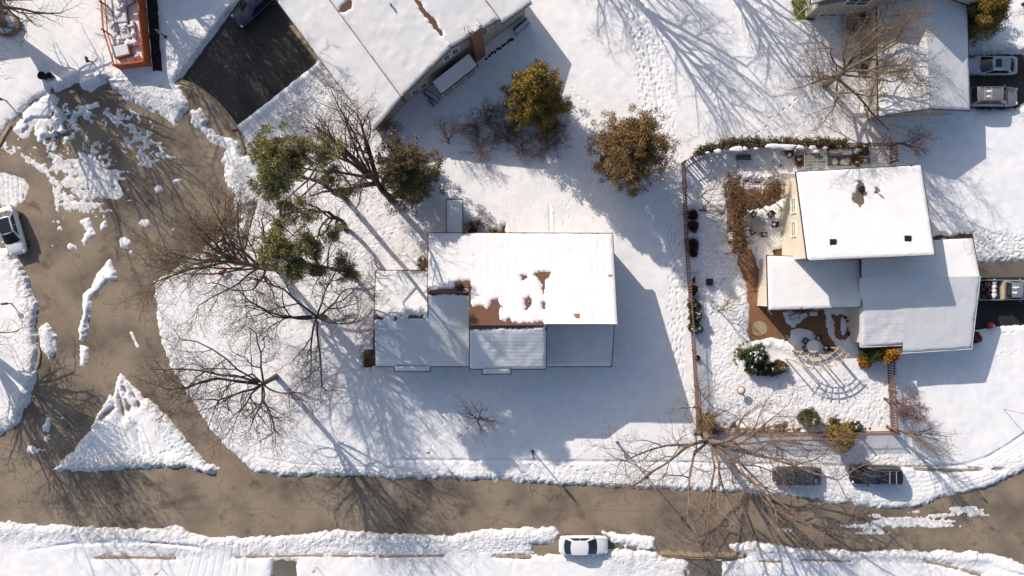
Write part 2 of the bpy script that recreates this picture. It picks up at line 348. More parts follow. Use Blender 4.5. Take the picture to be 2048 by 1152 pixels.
def patch(poly, rag=0.3, holes=0.0):
    r = field(g(poly))
    if r:
        d, s = r; F[s] = np.maximum(F[s], -d + RAG[s] * rag - holes * np.maximum(0, N3[s] * 0.7 + N4[s] * 0.6))
def bareline(pts, w, rag=0.15):
    r = field(g(pts), 1.5, False)
    if r: d, s = r; F[s] = np.minimum(F[s], d - w + RAG[s] * rag)
TH = np.ones((NY, NX), np.float32)
NS = vnoise(metres(0.35), 31, int(NX / 6) + 2, NY)
NS = np.repeat(NS, 6, 1)[:, :NX]; _k = np.ones(7) / 7; NS = np.apply_along_axis(lambda r: np.convolve(r, _k, 'same'), 1, NS).astype(np.float32)
def slush(poly, cover=0.0, th=0.2, iso=False):
    r = field(g(poly), 2.0)
    if r:
        d, s = r; q = np.minimum(-d * 0.5, 0.25) + cover + ((N4[s] * .55 + N5[s] * .35 + N3[s] * .3) if iso else (NS[s] * 0.5 + N5[s] * 0.2 + N3[s] * .15))
        new = q > F[s]; F[s] = np.maximum(F[s], q); TH[s] = np.where(new, th, TH[s])
B = np.zeros((NY, NX), np.float32); ROUGH = np.zeros((NY, NX), np.float32)
def ridge(pts, w, h, rough=0.5):
    r = field(g(pts), w * 3, False)
    if r:
        d, s = r; k = np.exp(-(d / w) ** 2); B[s] += h * k; ROUGH[s] = np.maximum(ROUGH[s], rough * np.exp(-(d / (w * 1.3)) ** 2))
def rougharea(poly, a):
    r = field(g(poly), 1.5)
    if r: d, s = r; ROUGH[s] = np.maximum(ROUGH[s], a * np.clip(0.5 - d, 0, 1))
PR = random.Random(7)
STAMPS = []
def stamp(x, y, a, la=0.17, lb=0.08, dep=0.07): STAMPS.append((x, y, a, la, lb, dep))
def walk(pts, jitter=0.12, stride=0.7, dep=0.08):
    P = g(pts)
    for (ax_, ay), (bx, by) in zip(P, P[1:]):
        L = math.hypot(bx - ax_, by - ay); n = max(1, int(L / stride)); a = math.atan2(by - ay, bx - ax_)
        for i in range(n):
            t = i / n; side = 0.13 if i % 2 else -0.13
            stamp(ax_ + (bx - ax_) * t - math.sin(a) * side + PR.uniform(-jitter, jitter), ay + (by - ay) * t + math.cos(a) * side + PR.uniform(-jitter, jitter), a + PR.uniform(-.2, .2), dep=dep)
def trample(poly, n, dep=0.06, ang=None):
    P = g(poly); xs = [p[0] for p in P]; ys = [p[1] for p in P]; k = 0; q = 0
    while k < n and q < n * 20:
        q += 1; x = PR.uniform(min(xs), max(xs)); y = PR.uniform(min(ys), max(ys)); c = False
        for i in range(len(P)):
            (x1, y1), (x2, y2) = P[i], P[(i + 1) % len(P)]
            if (y1 > y) != (y2 > y) and x < (x2 - x1) * (y - y1) / (y2 - y1) + x1: c = not c
        if c: k += 1; stamp(x, y, ang + PR.uniform(-.5, .5) if ang is not None else PR.uniform(0, PI), PR.uniform(.10, .19), PR.uniform(.06, .09), dep * PR.uniform(.3, 1.0))
GROOVES = []
def groove(pts, w, dep): GROOVES.append((pts, w, dep))
# ============================================================ ground layout (photo-traced, on the ground plane)
ROAD = [(-220, 880), (0, 873), (35, 850), (60, 805), (70, 765), (76, 700), (70, 650), (78, 612), (68, 585), (58, 560), (38, 522), (18, 500), (-5, 492), (-60, 480), (-60, 300),
        (0, 300), (25, 245), (60, 205), (112, 172), (150, 165), (215, 158), (290, 165), (350, 185), (370, 165), (398, 182), (428, 208), (456, 240), (474, 268), (486, 300),
        (492, 350), (505, 400), (480, 445), (440, 470), (400, 500), (350, 540), (308, 562), (314, 620), (322, 680), (348, 740), (398, 822), (440, 880), (488, 925), (497, 941),
        (560, 948), (700, 951), (850, 955), (1000, 960), (1100, 967), (1200, 972), (1300, 975), (1400, 980), (1500, 985), (1560, 990), (1640, 998), (1685, 1000), (1720, 1012),
        (1770, 1016), (1850, 1010), (1872, 998), (1930, 985), (1990, 965), (2048, 938), (2110, 900), (2300, 850), (2300, 1200), (2110, 1165), (2048, 1132), (2005, 1112), (1960, 1106), (1900, 1101),
        (1800, 1101), (1700, 1101), (1600, 1096), (1552, 1087), (1497, 1083), (1460, 1092), (1487, 1106), (1487, 1122), (1340, 1118), (1318, 1104), (1300, 1102), (1215, 1098), (1180, 1108),
        (1115, 1108), (1063, 1110), (1064, 1086), (1100, 1088), (1118, 1076), (1115, 1052), (1050, 1057), (960, 1062), (900, 1070), (800, 1068), (750, 1064), (640, 1062), (560, 1071), (430, 1075),
        (385, 1068), (350, 1052), (280, 1060), (210, 1055), (100, 1050), (0, 1045), (-220, 1045)]
bare(ROAD, 0.32)
# snow left on the carriageway
patch([(239, 739), (257, 765), (290, 794), (330, 826), (392, 904), (412, 926), (447, 935), (430, 945), (412, 946), (373, 934), (275, 936), (149, 943), (106, 940), (122, 922), (145, 904), (173, 869), (196, 830), (220, 790), (229, 812), (233, 765)], 0.25)
for q in ([(236, 772), (244, 796), (251, 834), (245, 832), (238, 802)], [(258, 776), (266, 780), (282, 812), (276, 816)], [(198, 836), (228, 812), (231, 816), (201, 842)], [(248, 765), (254, 780), (250, 790), (245, 775)], [(252, 800), (262, 812), (258, 826), (252, 818)], [(268, 848), (272, 850), (282, 876), (278, 876)]): bare(q, 0.2)
patch([(219, 520), (233, 546), (231, 560), (214, 560), (186, 594), (180, 617), (175, 657), (167, 683), (158, 679), (157, 654), (166, 620), (166, 590), (180, 575), (197, 544)], 0.25)
patch([(160, 688), (179, 694), (178, 712), (171, 732), (160, 732)], 0.22)
patch([(78, 650), (95, 645), (113, 672), (113, 705), (98, 717), (82, 697)], 0.22)
patch([(259, 662), (266, 664), (279, 695), (272, 696)], 0.12)
for c in [(250, 486, 10, 11), (290, 446, 11, 7), (262, 504, 4, 4), (120, 455, 4, 4), (147, 493, 9, 4), (355, 362, 10, 6), (315, 378, 7, 7), (345, 460, 6, 5), (95, 850, 6, 14), (65, 900, 8, 7), (205, 452, 6, 8), (105, 490, 4, 3)]:
    patch([(c[0] + c[2] * math.cos(a), c[1] + c[3] * math.sin(a)) for a in [k * PI / 4 for k in range(8)]], 0.35)
patch([(158, 440), (180, 436), (186, 462), (194, 470), (178, 478), (170, 492), (160, 482), (172, 465)], 0.3)
slush([(5, 283), (28, 290), (50, 302), (85, 326), (100, 318), (92, 300), (78, 290), (85, 276), (120, 285), (135, 315), (165, 305), (185, 292), (205, 305), (215, 325), (235, 340), (252, 356), (238, 380), (208, 392),
       (190, 422), (172, 412), (158, 388), (140, 372), (128, 378), (130, 412), (120, 444), (112, 415), (105, 378), (98, 352), (60, 322), (22, 300)], -0.11, .2, True)
patch([(40, 300), (85, 328), (104, 348), (118, 400), (118, 436), (104, 380), (92, 352), (40, 314)], 0.35)
patch([(125, 372), (180, 380), (208, 375), (186, 410), (168, 404), (150, 384)], 0.7, 0.8)
patch([(22, 246), (62, 212), (100, 186), (116, 196), (112, 222), (96, 240), (70, 250), (60, 275), (48, 276), (28, 264)], 0.4)
slush([(90, 235), (118, 228), (165, 224), (178, 238), (150, 246), (126, 250), (128, 276), (84, 276), (72, 280), (70, 250)], 0.05, .6, True)
patch([(98, 162), (150, 146), (152, 165), (112, 186)], 0.15)
patch([(156, 155), (205, 148), (216, 164), (182, 184), (166, 180)], 0.15)
patch([(150, 215), (196, 205), (200, 212), (165, 226)], 0.3)
patch([(215, 158), (270, 150), (310, 168), (362, 182), (376, 205), (372, 218), (350, 250), (330, 236), (290, 214), (250, 196), (225, 178)], 0.3)
slush([(205, 228), (240, 225), (270, 242), (292, 262), (290, 290), (270, 282), (255, 262), (225, 248)], -0.08, .2, True)
slush([(245, 275), (300, 290), (318, 315), (300, 330), (262, 300)], -0.12, .2, True)
patch([(386, 226), (400, 214), (414, 238), (410, 250), (440, 268), (462, 276), (490, 296), (520, 320), (520, 420), (480, 450), (470, 400), (450, 352), (446, 318), (452, 300), (430, 288), (405, 268), (384, 248)], 0.4)
patch([(-60, 342), (0, 345), (50, 355), (62, 370), (50, 400), (30, 412), (-60, 420)], 0.25)
patch([(1205, 1064), (1250, 1066), (1312, 1074), (1310, 1098), (1280, 1097), (1225, 1083)], 0.3)
slush([(1640, 1038), (1800, 1034), (1900, 1034), (1962, 1022), (1966, 1030), (1940, 1048), (1880, 1052), (1780, 1058), (1640, 1054)], -0.06, .12)
slush([(1560, 1046), (1700, 1040), (1700, 1052), (1570, 1054)], -0.2)
slush([(1880, 1030), (1950, 1015), (1962, 1020), (1900, 1036)], -0.02, .12)
slush([(230, 250), (255, 240), (300, 262), (335, 290), (360, 330), (330, 330), (290, 300), (250, 300)], -0.28)
slush([(130, 300), (240, 330), (250, 400), (170, 430), (120, 400)], -0.1)
slush([(90, 880), (130, 830), (110, 850), (80, 900)], -0.2)
patch([(1640, 990), (1690, 998), (1690, 1004), (1640, 1003)], 0.3)
# driveways, patio, other bare ground
DRV1 = [(364, 157), (412, 92), (460, 28), (500, -30), (540, -60), (590, -60), (560, -10), (586, 40), (636, 118), (631, 128), (517, 219), (472, 253), (446, 222), (409, 186)]
bare(DRV1, 0.08)
DRV2 = [(1925, 112), (1960, 110), (2200, 106), (2200, 190), (2048, 205), (2030, 218), (1925, 216)]
bare(DRV2, 0.2)
DRV3 = [(1930, 526), (1990, 524), (2200, 520), (2200, 650), (2048, 650), (1930, 660)]
bare(DRV3, 0.15)
DRV4 = [(1378, 1120), (1443, 1120), (1443, 1260), (1378, 1260)]
bare(DRV4, 0.15)
bare([(547, 1121), (596, 1121), (594, 1240), (548, 1240)], 0.25)
bare([(288, -60), (312, -60), (316, 30), (324, 142), (306, 142), (298, 60)], 0.12)  # bare strip for the orange fence's shadow, drawn as dark mulch
PAT_A = [(1476, 500), (1505, 498), (1516, 540), (1532, 560), (1535, 622), (1560, 650), (1582, 686), (1545, 674), (1500, 683), (1494, 665), (1500, 640), (1496, 600), (1490, 560), (1475, 525)]
bare(PAT_A, 0.18)
bare([(1540, 618), (1648, 620), (1655, 668), (1674, 700), (1664, 704), (1650, 690), (1625, 664), (1600, 655), (1585, 660), (1580, 684), (1560, 655)], 0.25)
patch([(1562, 622), (1612, 622), (1612, 640), (1600, 648), (1588, 655), (1570, 648)], 0.4, 0.3)
bare([(1462, 356), (1572, 362), (1574, 400), (1520, 418), (1492, 420), (1496, 500), (1470, 505), (1452, 470), (1452, 380)], 0.7)
patch([(1470, 366), (1552, 368), (1548, 384), (1475, 384)], 0.6, 0.6)
bare([(1566, 418), (1576, 418), (1582, 512), (1548, 512), (1548, 500), (1566, 494)], 0.3)
bare([(1494, 405), (1518, 402), (1518, 418), (1496, 422)], 0.3)
bare([(1663, 630), (1682, 628), (1697, 640), (1698, 665), (1690, 678), (1672, 672)], 0.3)
patch([(1684, 632), (1692, 640), (1694, 665), (1686, 674), (1681, 660)], 0.2)
bare([(1576, -60), (1612, -60), (1612, 40), (1598, 42), (1588, 30)], 0.25)
bare([(1612, 26), (1628, 26), (1628, 40), (1612, 40)], 0.2)
bare([(1862, 472), (1945, 466), (1945, 478), (1862, 480)], 0.3)
for q in [(1410, 862), (1445, 858), (1470, 856), (1500, 858), (1530, 857), (1560, 858), (1600, 860), (1650, 856), (1690, 855)]:
    bare([(q[0] - 11, q[1] - 4), (q[0] + 11, q[1] - 4), (q[0] + 11, q[1] + 4), (q[0] - 11, q[1] + 4)], 0.9)
for q in [(1381, 430), (1383, 455), (1384, 490), (1386, 560), (1388, 600)]:
    bare([(q[0] - 6, q[1] - 8), (q[0] + 6, q[1] - 8), (q[0] + 6, q[1] + 8), (q[0] - 6, q[1] + 8)], 0.6)
for q in [(742, 705), (748, 720), (738, 690), (1580, 300), (1620, 330), (1560, 330), (850, 530), (845, 538), (950, 462), (1000, 462), (985, 465)]:
    bare([(q[0] - 7, q[1] - 6), (q[0] + 7, q[1] - 6), (q[0] + 7, q[1] + 6), (q[0] - 7, q[1] + 6)], 1.2)
# exposed kerbs
KERBS = [[(361, 164), (385, 172), (409, 188), (430, 206), (447, 224), (462, 244), (474, 262), (484, 288), (489, 305)],
         [(-6, 300), (6, 276), (22, 250)], [(77, 690), (80, 706), (77, 728), (70, 740)],
         [(1320, 1107), (1400, 1111), (1488, 1112)],
         [(188, 1114), (240, 1113), (352, 1115)], [(470, 1113), (620, 1110), (780, 1112), (886, 1110)], [(990, 1112), (1062, 1113)],
         [(1517, 1121), (1560, 1122)], [(1600, 1119), (1700, 1121)], [(1850, 1122), (1900, 1132), (1960, 1150)],
         [(510, 410), (497, 455), (488, 500), (470, 530)], [(1825, 936), (1900, 940), (2000, 938)]]
for i, k in enumerate(KERBS): bareline(k, [0.34, .36, .12, .33, -.02, -.1, .02, -.04, -.14, 0.0, 0.12, 0.0][i], 0.3)
# plough berms and trampled belts
ridge([(497, 946), (560, 944), (700, 945), (850, 950), (1000, 955), (1200, 966), (1400, 974), (1560, 984), (1640, 992)], 0.55, 0.08, 0.6)
ridge([(497, 935), (600, 934), (900, 938), (1200, 948), (1400, 956), (1560, 965)], 1.2, 0.03, 0.4)
ridge([(0, 1058), (200, 1066), (400, 1084), (640, 1074), (900, 1082), (1100, 1066)], 1.0, 0.12, 0.9)
ridge([(1497, 1092), (1600, 1104), (1800, 1108), (1960, 1114)], 0.6, 0.12, 0.9)
ridge([(1230, 1110), (1300, 1116), (1370, 1125)], 1.4, 0.1, 0.7)
for x, y in ((225, 830), (236, 838), (262, 836), (275, 845), (288, 850)): groove([(x, y), (x + 22, y + 62)], 0.07, 0.13)
ridge([(110, 936), (200, 928), (300, 926), (420, 938)], 0.7, 0.22, 1.0)
ridge([(300, 812), (360, 870), (410, 925)], 0.8, 0.1, 0.6)
ridge([(20, 515), (45, 560), (60, 610), (62, 660), (64, 720), (60, 770), (45, 820), (0, 858)], 0.9, 0.15, 0.9)
ridge([(95, 650), (98, 700)], 0.5, 0.12, 0.4)
ridge([(230, 545), (180, 600), (165, 670)], 0.4, 0.12, 0.4)
ridge([(500, 305), (478, 340), (485, 400)], 1.1, 0.25, 1.0)
ridge([(390, 230), (430, 275)], 0.5, 0.15, 0.9)
ridge([(312, 570), (330, 660), (360, 740), (420, 825), (480, 900), (540, 940)], 0.5, 0.08, 0.55)
ridge([(102, 172), (148, 155)], 0.45, 0.35, 0.3); ridge([(168, 170), (205, 155)], 0.45, 0.35, 0.3)
ridge([(120, 228), (172, 236)], 0.35, 0.3, 0.4); ridge([(85, 268), (126, 266)], 0.3, 0.25, 0.3)
ridge([(220, 165), (300, 190), (360, 215)], 0.9, 0.15, 0.9)
ridge([(362, 148), (410, 85), (460, 20)], 0.8, 0.28, 0.9)
ridge([(476, 258), (520, 224), (634, 134)], 0.5, 0.22, 0.5); ridge([(500, 262), (560, 225), (650, 160)], 1.2, 0.05, 0.7)
ridge([(1950, 505), (2048, 512)], 1.6, 0.1, 0.8)
ridge([(1700, 985), (1800, 1000), (1860, 995), (1960, 955), (2048, 915)], 1.0, 0.1, 0.5)
ridge([(1960, 100), (2060, 95)], 0.7, 0.15, 0.8); ridge([(1940, 222), (2048, 225)], 0.6, 0.1, 0.7)
ridge([(1500, 690), (1535, 688), (1572, 695), (1600, 715)], 0.4, 0.15, 0.8)
rougharea([(1372, 330), (1560, 310), (1560, 500), (1490, 520), (1500, 680), (1470, 690), (1480, 740), (1740, 720), (1770, 855), (1398, 858)], 0.22)
rougharea([(660, 240), (860, 240), (850, 540), (700, 640), (640, 540)], 0.25)
rougharea([(1395, 560), (1500, 560), (1500, 690), (1620, 760), (1765, 740), (1770, 855), (1398, 858)], 0.28)
rougharea([(1540, 925), (1700, 925), (1850, 930), (1850, 990), (1560, 985)], 0.4)
# kerb line between verge and road-side snow, pavement edges
groove([(790, 919), (1000, 920), (1220, 922), (1420, 925), (1700, 931), (1850, 934), (1920, 930), (1970, 914), (2010, 892), (2048, 866), (2110, 800)], 0.14, 0.2)
groove([(360, 740), (410, 815), (455, 872), (520, 915), (600, 928), (790, 935)], 0.08, 0.10)
groove([(1110, 922), (1500, 934)], 0.06, 0.06)
groove([(1395, 930), (1550, 932)], 0.09, 0.08)
groove([(1098, 410), (1100, 462)], 0.08, 0.12); groove([(1104, 412), (1106, 462)], 0.08, -0.08)
for k in range(7): groove([(1255 + 9 * k, 0 + 4 * k), (1275 + 8 * k, 120), (1300 + 5 * k, 230 + 8 * k)], 0.10, 0.035)
groove([(1272, 0), (1290, 80), (1310, 160), (1320, 250)], 0.20, 0.10)
for x in (222, 238, 252): groove([(x, 805), (x + 45, 890)], 0.10, 0.15)
for k in range(6): groove([(60 + 20 * k, 1100 - 4 * k), (200 + 40 * k, 1075 + 3 * k), (400, 1092 + k)], 0.12, 0.07)
for k in range(8): groove([(400 + 14 * k, 1080), (380 + 16 * k, 1150)], 0.06, 0.06)
for k in range(5): groove([(640 + 20 * k, 1090 + 3 * k), (900, 1085 + 5 * k), (1060, 1075 + 6 * k)], 0.10, 0.05)
for k in range(6): groove([(1700, 960 + 9 * k), (1850, 955 + 9 * k), (1980, 915 + 8 * k), (2080, 850 + 9 * k)], 0.11, 0.045)
for k in range(4): groove([(1560, 940 + 11 * k), (1660, 948 + 10 * k), (1720, 985 + 4 * k)], 0.1, 0.05)
for k in range(5): groove([(1500, 1102 + 3 * k), (1700, 1112 + 2 * k), (1960, 1122 + 3 * k), (2048, 1150)], 0.10, 0.04)
for k in range(5): groove([(8 + 9 * k, 345), (12 + 9 * k, 405)], 0.09, 0.05)
walk([(1490, 290), (1530, 250), (1580, 212), (1620, 180)], dep=0.1)
walk([(1740, 252), (1790, 258), (1850, 252), (1900, 238)], dep=0.1)
walk([(1060, 925), (1100, 928), (1160, 938), (1240, 950)], dep=0.12)
walk([(1215, 750), (1210, 850), (1180, 905)], dep=0.06); walk([(1205, 650), (1212, 760), (1200, 860)], dep=0.05)
walk([(1255, 0), (1275, 120), (1300, 240)], dep=0.12); walk([(1280, 0), (1300, 110), (1330, 240)], dep=0.12); walk([(1265, 10), (1290, 140), (1322, 300)], dep=0.1)
for k in range(5): walk([(1338 + 5 * k, 470), (1342 + 5 * k, 620), (1350 + 4 * k, 720 + 20 * k)], 0.25, dep=0.09)
for k in range(4): walk([(1300 + 12 * k, 250), (1335 + 7 * k, 400), (1340 + 5 * k, 480)], 0.3, dep=0.08)
walk([(820, 1150), (830, 1060)], dep=0.06); walk([(800, 1150), (806, 1080)], dep=0.06)
walk([(940, 1130), (930, 1090)], dep=0.08)
trample([(1380, 460), (1480, 520), (1495, 680), (1470, 760), (1760, 760), (1765, 850), (1400, 850)], 1500, 0.06)
trample([(1375, 340), (1560, 320), (1450, 520), (1380, 520)], 350, 0.07)
trample([(1255, 60), (1330, 60), (1360, 320), (1300, 320)], 420, 0.06, -1.2)
trample([(560, 1060), (1060, 1070), (1060, 1105), (560, 1105)], 260, 0.07)
trample([(500, 930), (1560, 955), (1560, 975), (500, 945)], 700, 0.05)
trample([(100, 930), (420, 930), (400, 900), (140, 905)], 120, 0.08); trample([(310, 830), (340, 850), (390, 920), (350, 920)], 60, 0.08)
trample([(1950, 460), (2048, 470), (2048, 520), (1950, 520)], 220, 0.08)
trample([(960, 170), (1060, 60), (1100, 120), (960, 240)], 200, 0.04)
trample([(640, 150), (700, 160), (560, 240), (500, 260)], 140, 0.06)
trample([(1720, 905), (1850, 905), (1850, 930), (1720, 930)], 110, 0.07)
walk([(862, 905), (900, 800), (905, 745)], dep=0.06); walk([(1060, 905), (1010, 820), (990, 750)], dep=0.06); walk([(700, 900), (640, 760), (700, 640)], dep=0.07); walk([(1100, 150), (1180, 210), (1150, 330), (1130, 460)], .2, dep=0.06)
walk([(820, 440), (700, 520), (600, 660), (470, 640)], .2, dep=0.06); walk([(1880, 760), (1960, 720), (2048, 700)], .15, dep=0.06); walk([(1950, 668), (2040, 664)], .15, dep=0.09)
trample([(640, 400), (860, 330), (850, 530), (740, 700), (500, 560)], 260, 0.05); trample([(960, 170), (1180, 300), (1100, 460), (930, 400)], 120, 0.035); trample([(1380, 0), (1620, 0), (1600, 280), (1380, 280)], 120, 0.035); trample([(600, 700), (800, 760), (1200, 760), (1300, 900), (560, 900)], 170, 0.035)
trample([(680, 60), (560, 0), (700, 0)], 1, 0.01)
trample([(730, 250), (860, 300), (700, 600), (620, 560)], 160, 0.05)
trample([(900, 20), (1060, 20), (1060, 60), (1000, 110)], 60, 0.04)

EDGE = np.clip(F, 0, None)
Z = 0.20 * TH * (1 - np.exp(-EDGE / 0.24))
wet = np.clip(EDGE / 0.3, 0, 1)
Z += wet * TH * (N1 * 0.05 + N2 * 0.030 + N3 * 0.013 + N4 * 0.0055 + N5 * 0.0028)
Z += wet * np.minimum(B, 0.4) + wet * ROUGH * (N3 * 0.055 + N4 * 0.03 + N5 * 0.035)
Z = np.where(F < 0, -0.05 * (1 - np.exp(F / 0.12)), Z)
for pts, w, dep in GROOVES:
    r = field(g(pts), w * 5, False)
    if r:
        d, s = r; Z[s] -= dep * np.exp(-(d / w) ** 2) * wet[s] * (0.6 + 0.4 * N4[s] + .3 * N3[s])
for x, y, a, la, lb, dep in STAMPS:
    i = int((x - X0) / DX); j = int((y - Y0) / DX)
    if 5 < i < NX - 6 and 5 < j < NY - 6:
        s = (slice(j - 4, j + 5), slice(i - 4, i + 5)); X, Y = np.meshgrid(gx[s[1]] - x, gy[s[0]] - y)
        u = X * math.cos(a) + Y * math.sin(a); v = -X * math.sin(a) + Y * math.cos(a); q = (u / la) ** 2 + (v / lb) ** 2
        Z[s] -= (dep * np.exp(-q) - 0.15 * dep * np.exp(-(np.sqrt(q) - 1.9) ** 2 * 3)) * wet[s]
# keep snow out of house footprints is unnecessary: walls stand in it
X, Y = np.meshgrid(gx, gy)
idx = np.arange(NX * NY).reshape(NY, NX)
quads = np.stack([idx[:-1, :-1], idx[:-1, 1:], idx[1:, 1:], idx[1:, :-1]], -1)
keep = (np.maximum.reduce([F[:-1, :-1], F[:-1, 1:], F[1:, 1:], F[1:, :-1]]) > -0.35).ravel()
me = np_mesh('snow_ground', np.stack([X.ravel(), Y.ravel(), Z.ravel()], 1), quads.reshape(-1, 4)[keep], 4, True)
at_ = me.attributes.new('trod', 'FLOAT', 'POINT')
tr_ = np.clip(ROUGH * 1.3 + 0.10, 0, 1) * 0.9
for x, y, a, la, lb, dep in STAMPS:
    i = int((x - X0) / DX); j = int((y - Y0) / DX)
    if 5 < i < NX - 6 and 5 < j < NY - 6: tr_[j - 2:j + 3, i - 2:i + 3] = np.minimum(1, tr_[j - 2:j + 3, i - 2:i + 3] + .1)
at_.data.foreach_set('value', tr_.ravel().astype(np.float32))
gt_ = me.attributes.new('grit', 'FLOAT', 'POINT')
gv = np.clip(np.exp(-np.clip(F, 0, None) / 0.35) * 0.55 + np.clip(ROUGH - .35, 0, 1) * 0.35, 0, .8) + (TH < .5) * 0.6
gt_.data.foreach_set('value', gv.ravel().astype(np.float32))
o = link('snow_ground', me, M['snow']); tag(o, kind='structure')
def ground_z(x, y):
    i = int((x - X0) / DX); j = int((y - Y0) / DX)
    return float(Z[j, i]) if 0 <= i < NX and 0 <= j < NY else 0.15
R = 1500
x1, y1 = X0 + DX * (NX - 1), Y0 + DX * (NY - 1)
mb = MB(); vs = [(-R, -R, .15), (R, -R, .15), (R, R, .15), (-R, R, .15), (X0, Y0, .15), (x1, Y0, .15), (x1, y1, .15), (X0, y1, .15)]
mb.add(vs, [(0, 1, 5, 4), (1, 2, 6, 5), (2, 3, 7, 6), (3, 0, 4, 7)]); tag(mb.build('snow_field', M['snow']), kind='structure')

def sheet(name, poly, z, m):
    from mathutils.geometry import tessellate_polygon
    P = [W(x, y) for x, y in poly]; tr = tessellate_polygon([[Vector((p.x, p.y, 0)) for p in P]])
    vs = [(p.x, p.y, z) for p in P]; fs = []
    for t in tr:
        a, b, c = (Vector(vs[i]) for i in t); fs.append(tuple(t) if (b - a).cross(c - a).z > 0 else tuple(reversed(t)))
    mb = MB(); mb.add(vs, fs); return tag(mb.build(name, m), kind='structure')
sheet('ground', [(-300, -200), (2350, -200), (2350, 1350), (-300, 1350)], -0.02, M['dirt'])
ROADS = [(-216, 870), (0, 860), (50, 800), (66, 700), (40, 520), (-60, 500), (-60, 200), (30, 120), (370, 140), (500, 290), (530, 420), (420, 560), (370, 640), (400, 740), (470, 860), (540, 925),
         (1000, 945), (1700, 975), (1900, 975), (2060, 920), (2300, 840), (2300, 1250), (2000, 1128), (1700, 1125), (1480, 1117), (1300, 1117), (1000, 1120), (-216, 1110)]
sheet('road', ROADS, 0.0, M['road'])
sheet('road_seam', [(-200, 1014), (300, 1016), (900, 1019), (1500, 1022), (1500, 1022.9), (900, 1019.9), (300, 1016.9), (-200, 1014.9)], 0.004, M['drive2'])
sheet('driveway', [(x + (x - 500) * .02, y + (y - 110) * .02) for x, y in DRV1], 0.006, M['drive'])
sheet('driveway', [(1900, 95), (2200, 95), (2200, 235), (1900, 235)], 0.006, M['drive2'] if False else M['drive'])
sheet('driveway', [(1900, 556), (2200, 552), (2200, 670), (1900, 672)], 0.008, M['blackdrive'])
sheet('driveway', [(1900, 515), (2200, 510), (2200, 553), (1900, 557)], 0.006, M['drive2'])
sheet('driveway', [(1370, 1121), (1450, 1121), (1450, 1270), (1370, 1270)], 0.006, M['drive2'])
sheet('driveway', [(540, 1121), (602, 1121), (602, 1260), (540, 1260)], 0.006, M['drive2'])
sheet('mulch_shadow_strip', [(284, -60), (318, -60), (332, 146), (300, 146)], 0.004, M['darkdirt_shade'])  # mulch strip with the orange fence's cast shadow put into its colour
sheet('brick_patio', [(1470, 500), (1540, 496), (1545, 600), (1720, 600), (1720, 735), (1590, 735), (1590, 690), (1480, 690)], 0.006, M['brickpave'])
sheet('lawn_strip', [(1570, -80), (1640, -80), (1640, 50), (1570, 50)], 0.006, M['grass'])
mb = MB(); c = W(1519, 657); mb.lathe((c.x, c.y, 0.0), [(0.72, 0.0), (0.72, 0.014)], 32); tag(mb.build('paved_circle', M['tanpave']), kind='structure')
def ribbon(pts, wl, wr, z0, z1):
    P = [W(x, y) for x, y in pts]; L = []; Rr = []
    for i, p in enumerate(P):
        d = (P[min(i + 1, len(P) - 1)] - P[max(i - 1, 0)]).normalized(); nrm = Vector((-d.y, d.x, 0)); L.append(p + nrm * wl); Rr.append(p - nrm * wr)
    mb = MB(); n = len(P)
    for i in range(n - 1):
        q = [L[i], L[i + 1], Rr[i + 1], Rr[i]]; mb.prism([(a.x, a.y) for a in q][::-1], z0, z1)
    return mb
for i, k in enumerate(KERBS):
    tag(ribbon(k, 0.10, 0.10, -0.02, 0.13 if i < 10 else .16).build('kerb', M['curb']), kind='structure')
    if i in (0, 1, 3, 10): tag(ribbon(k, 0.32, 0.34, -0.02, 0.012).build('gutter', M['curb']), kind='structure')
# concrete apron in front of the garage
sheet('garage_apron', [(578, 52), (590, 48), (640, 116), (634, 124)], 0.012, M['curb'])
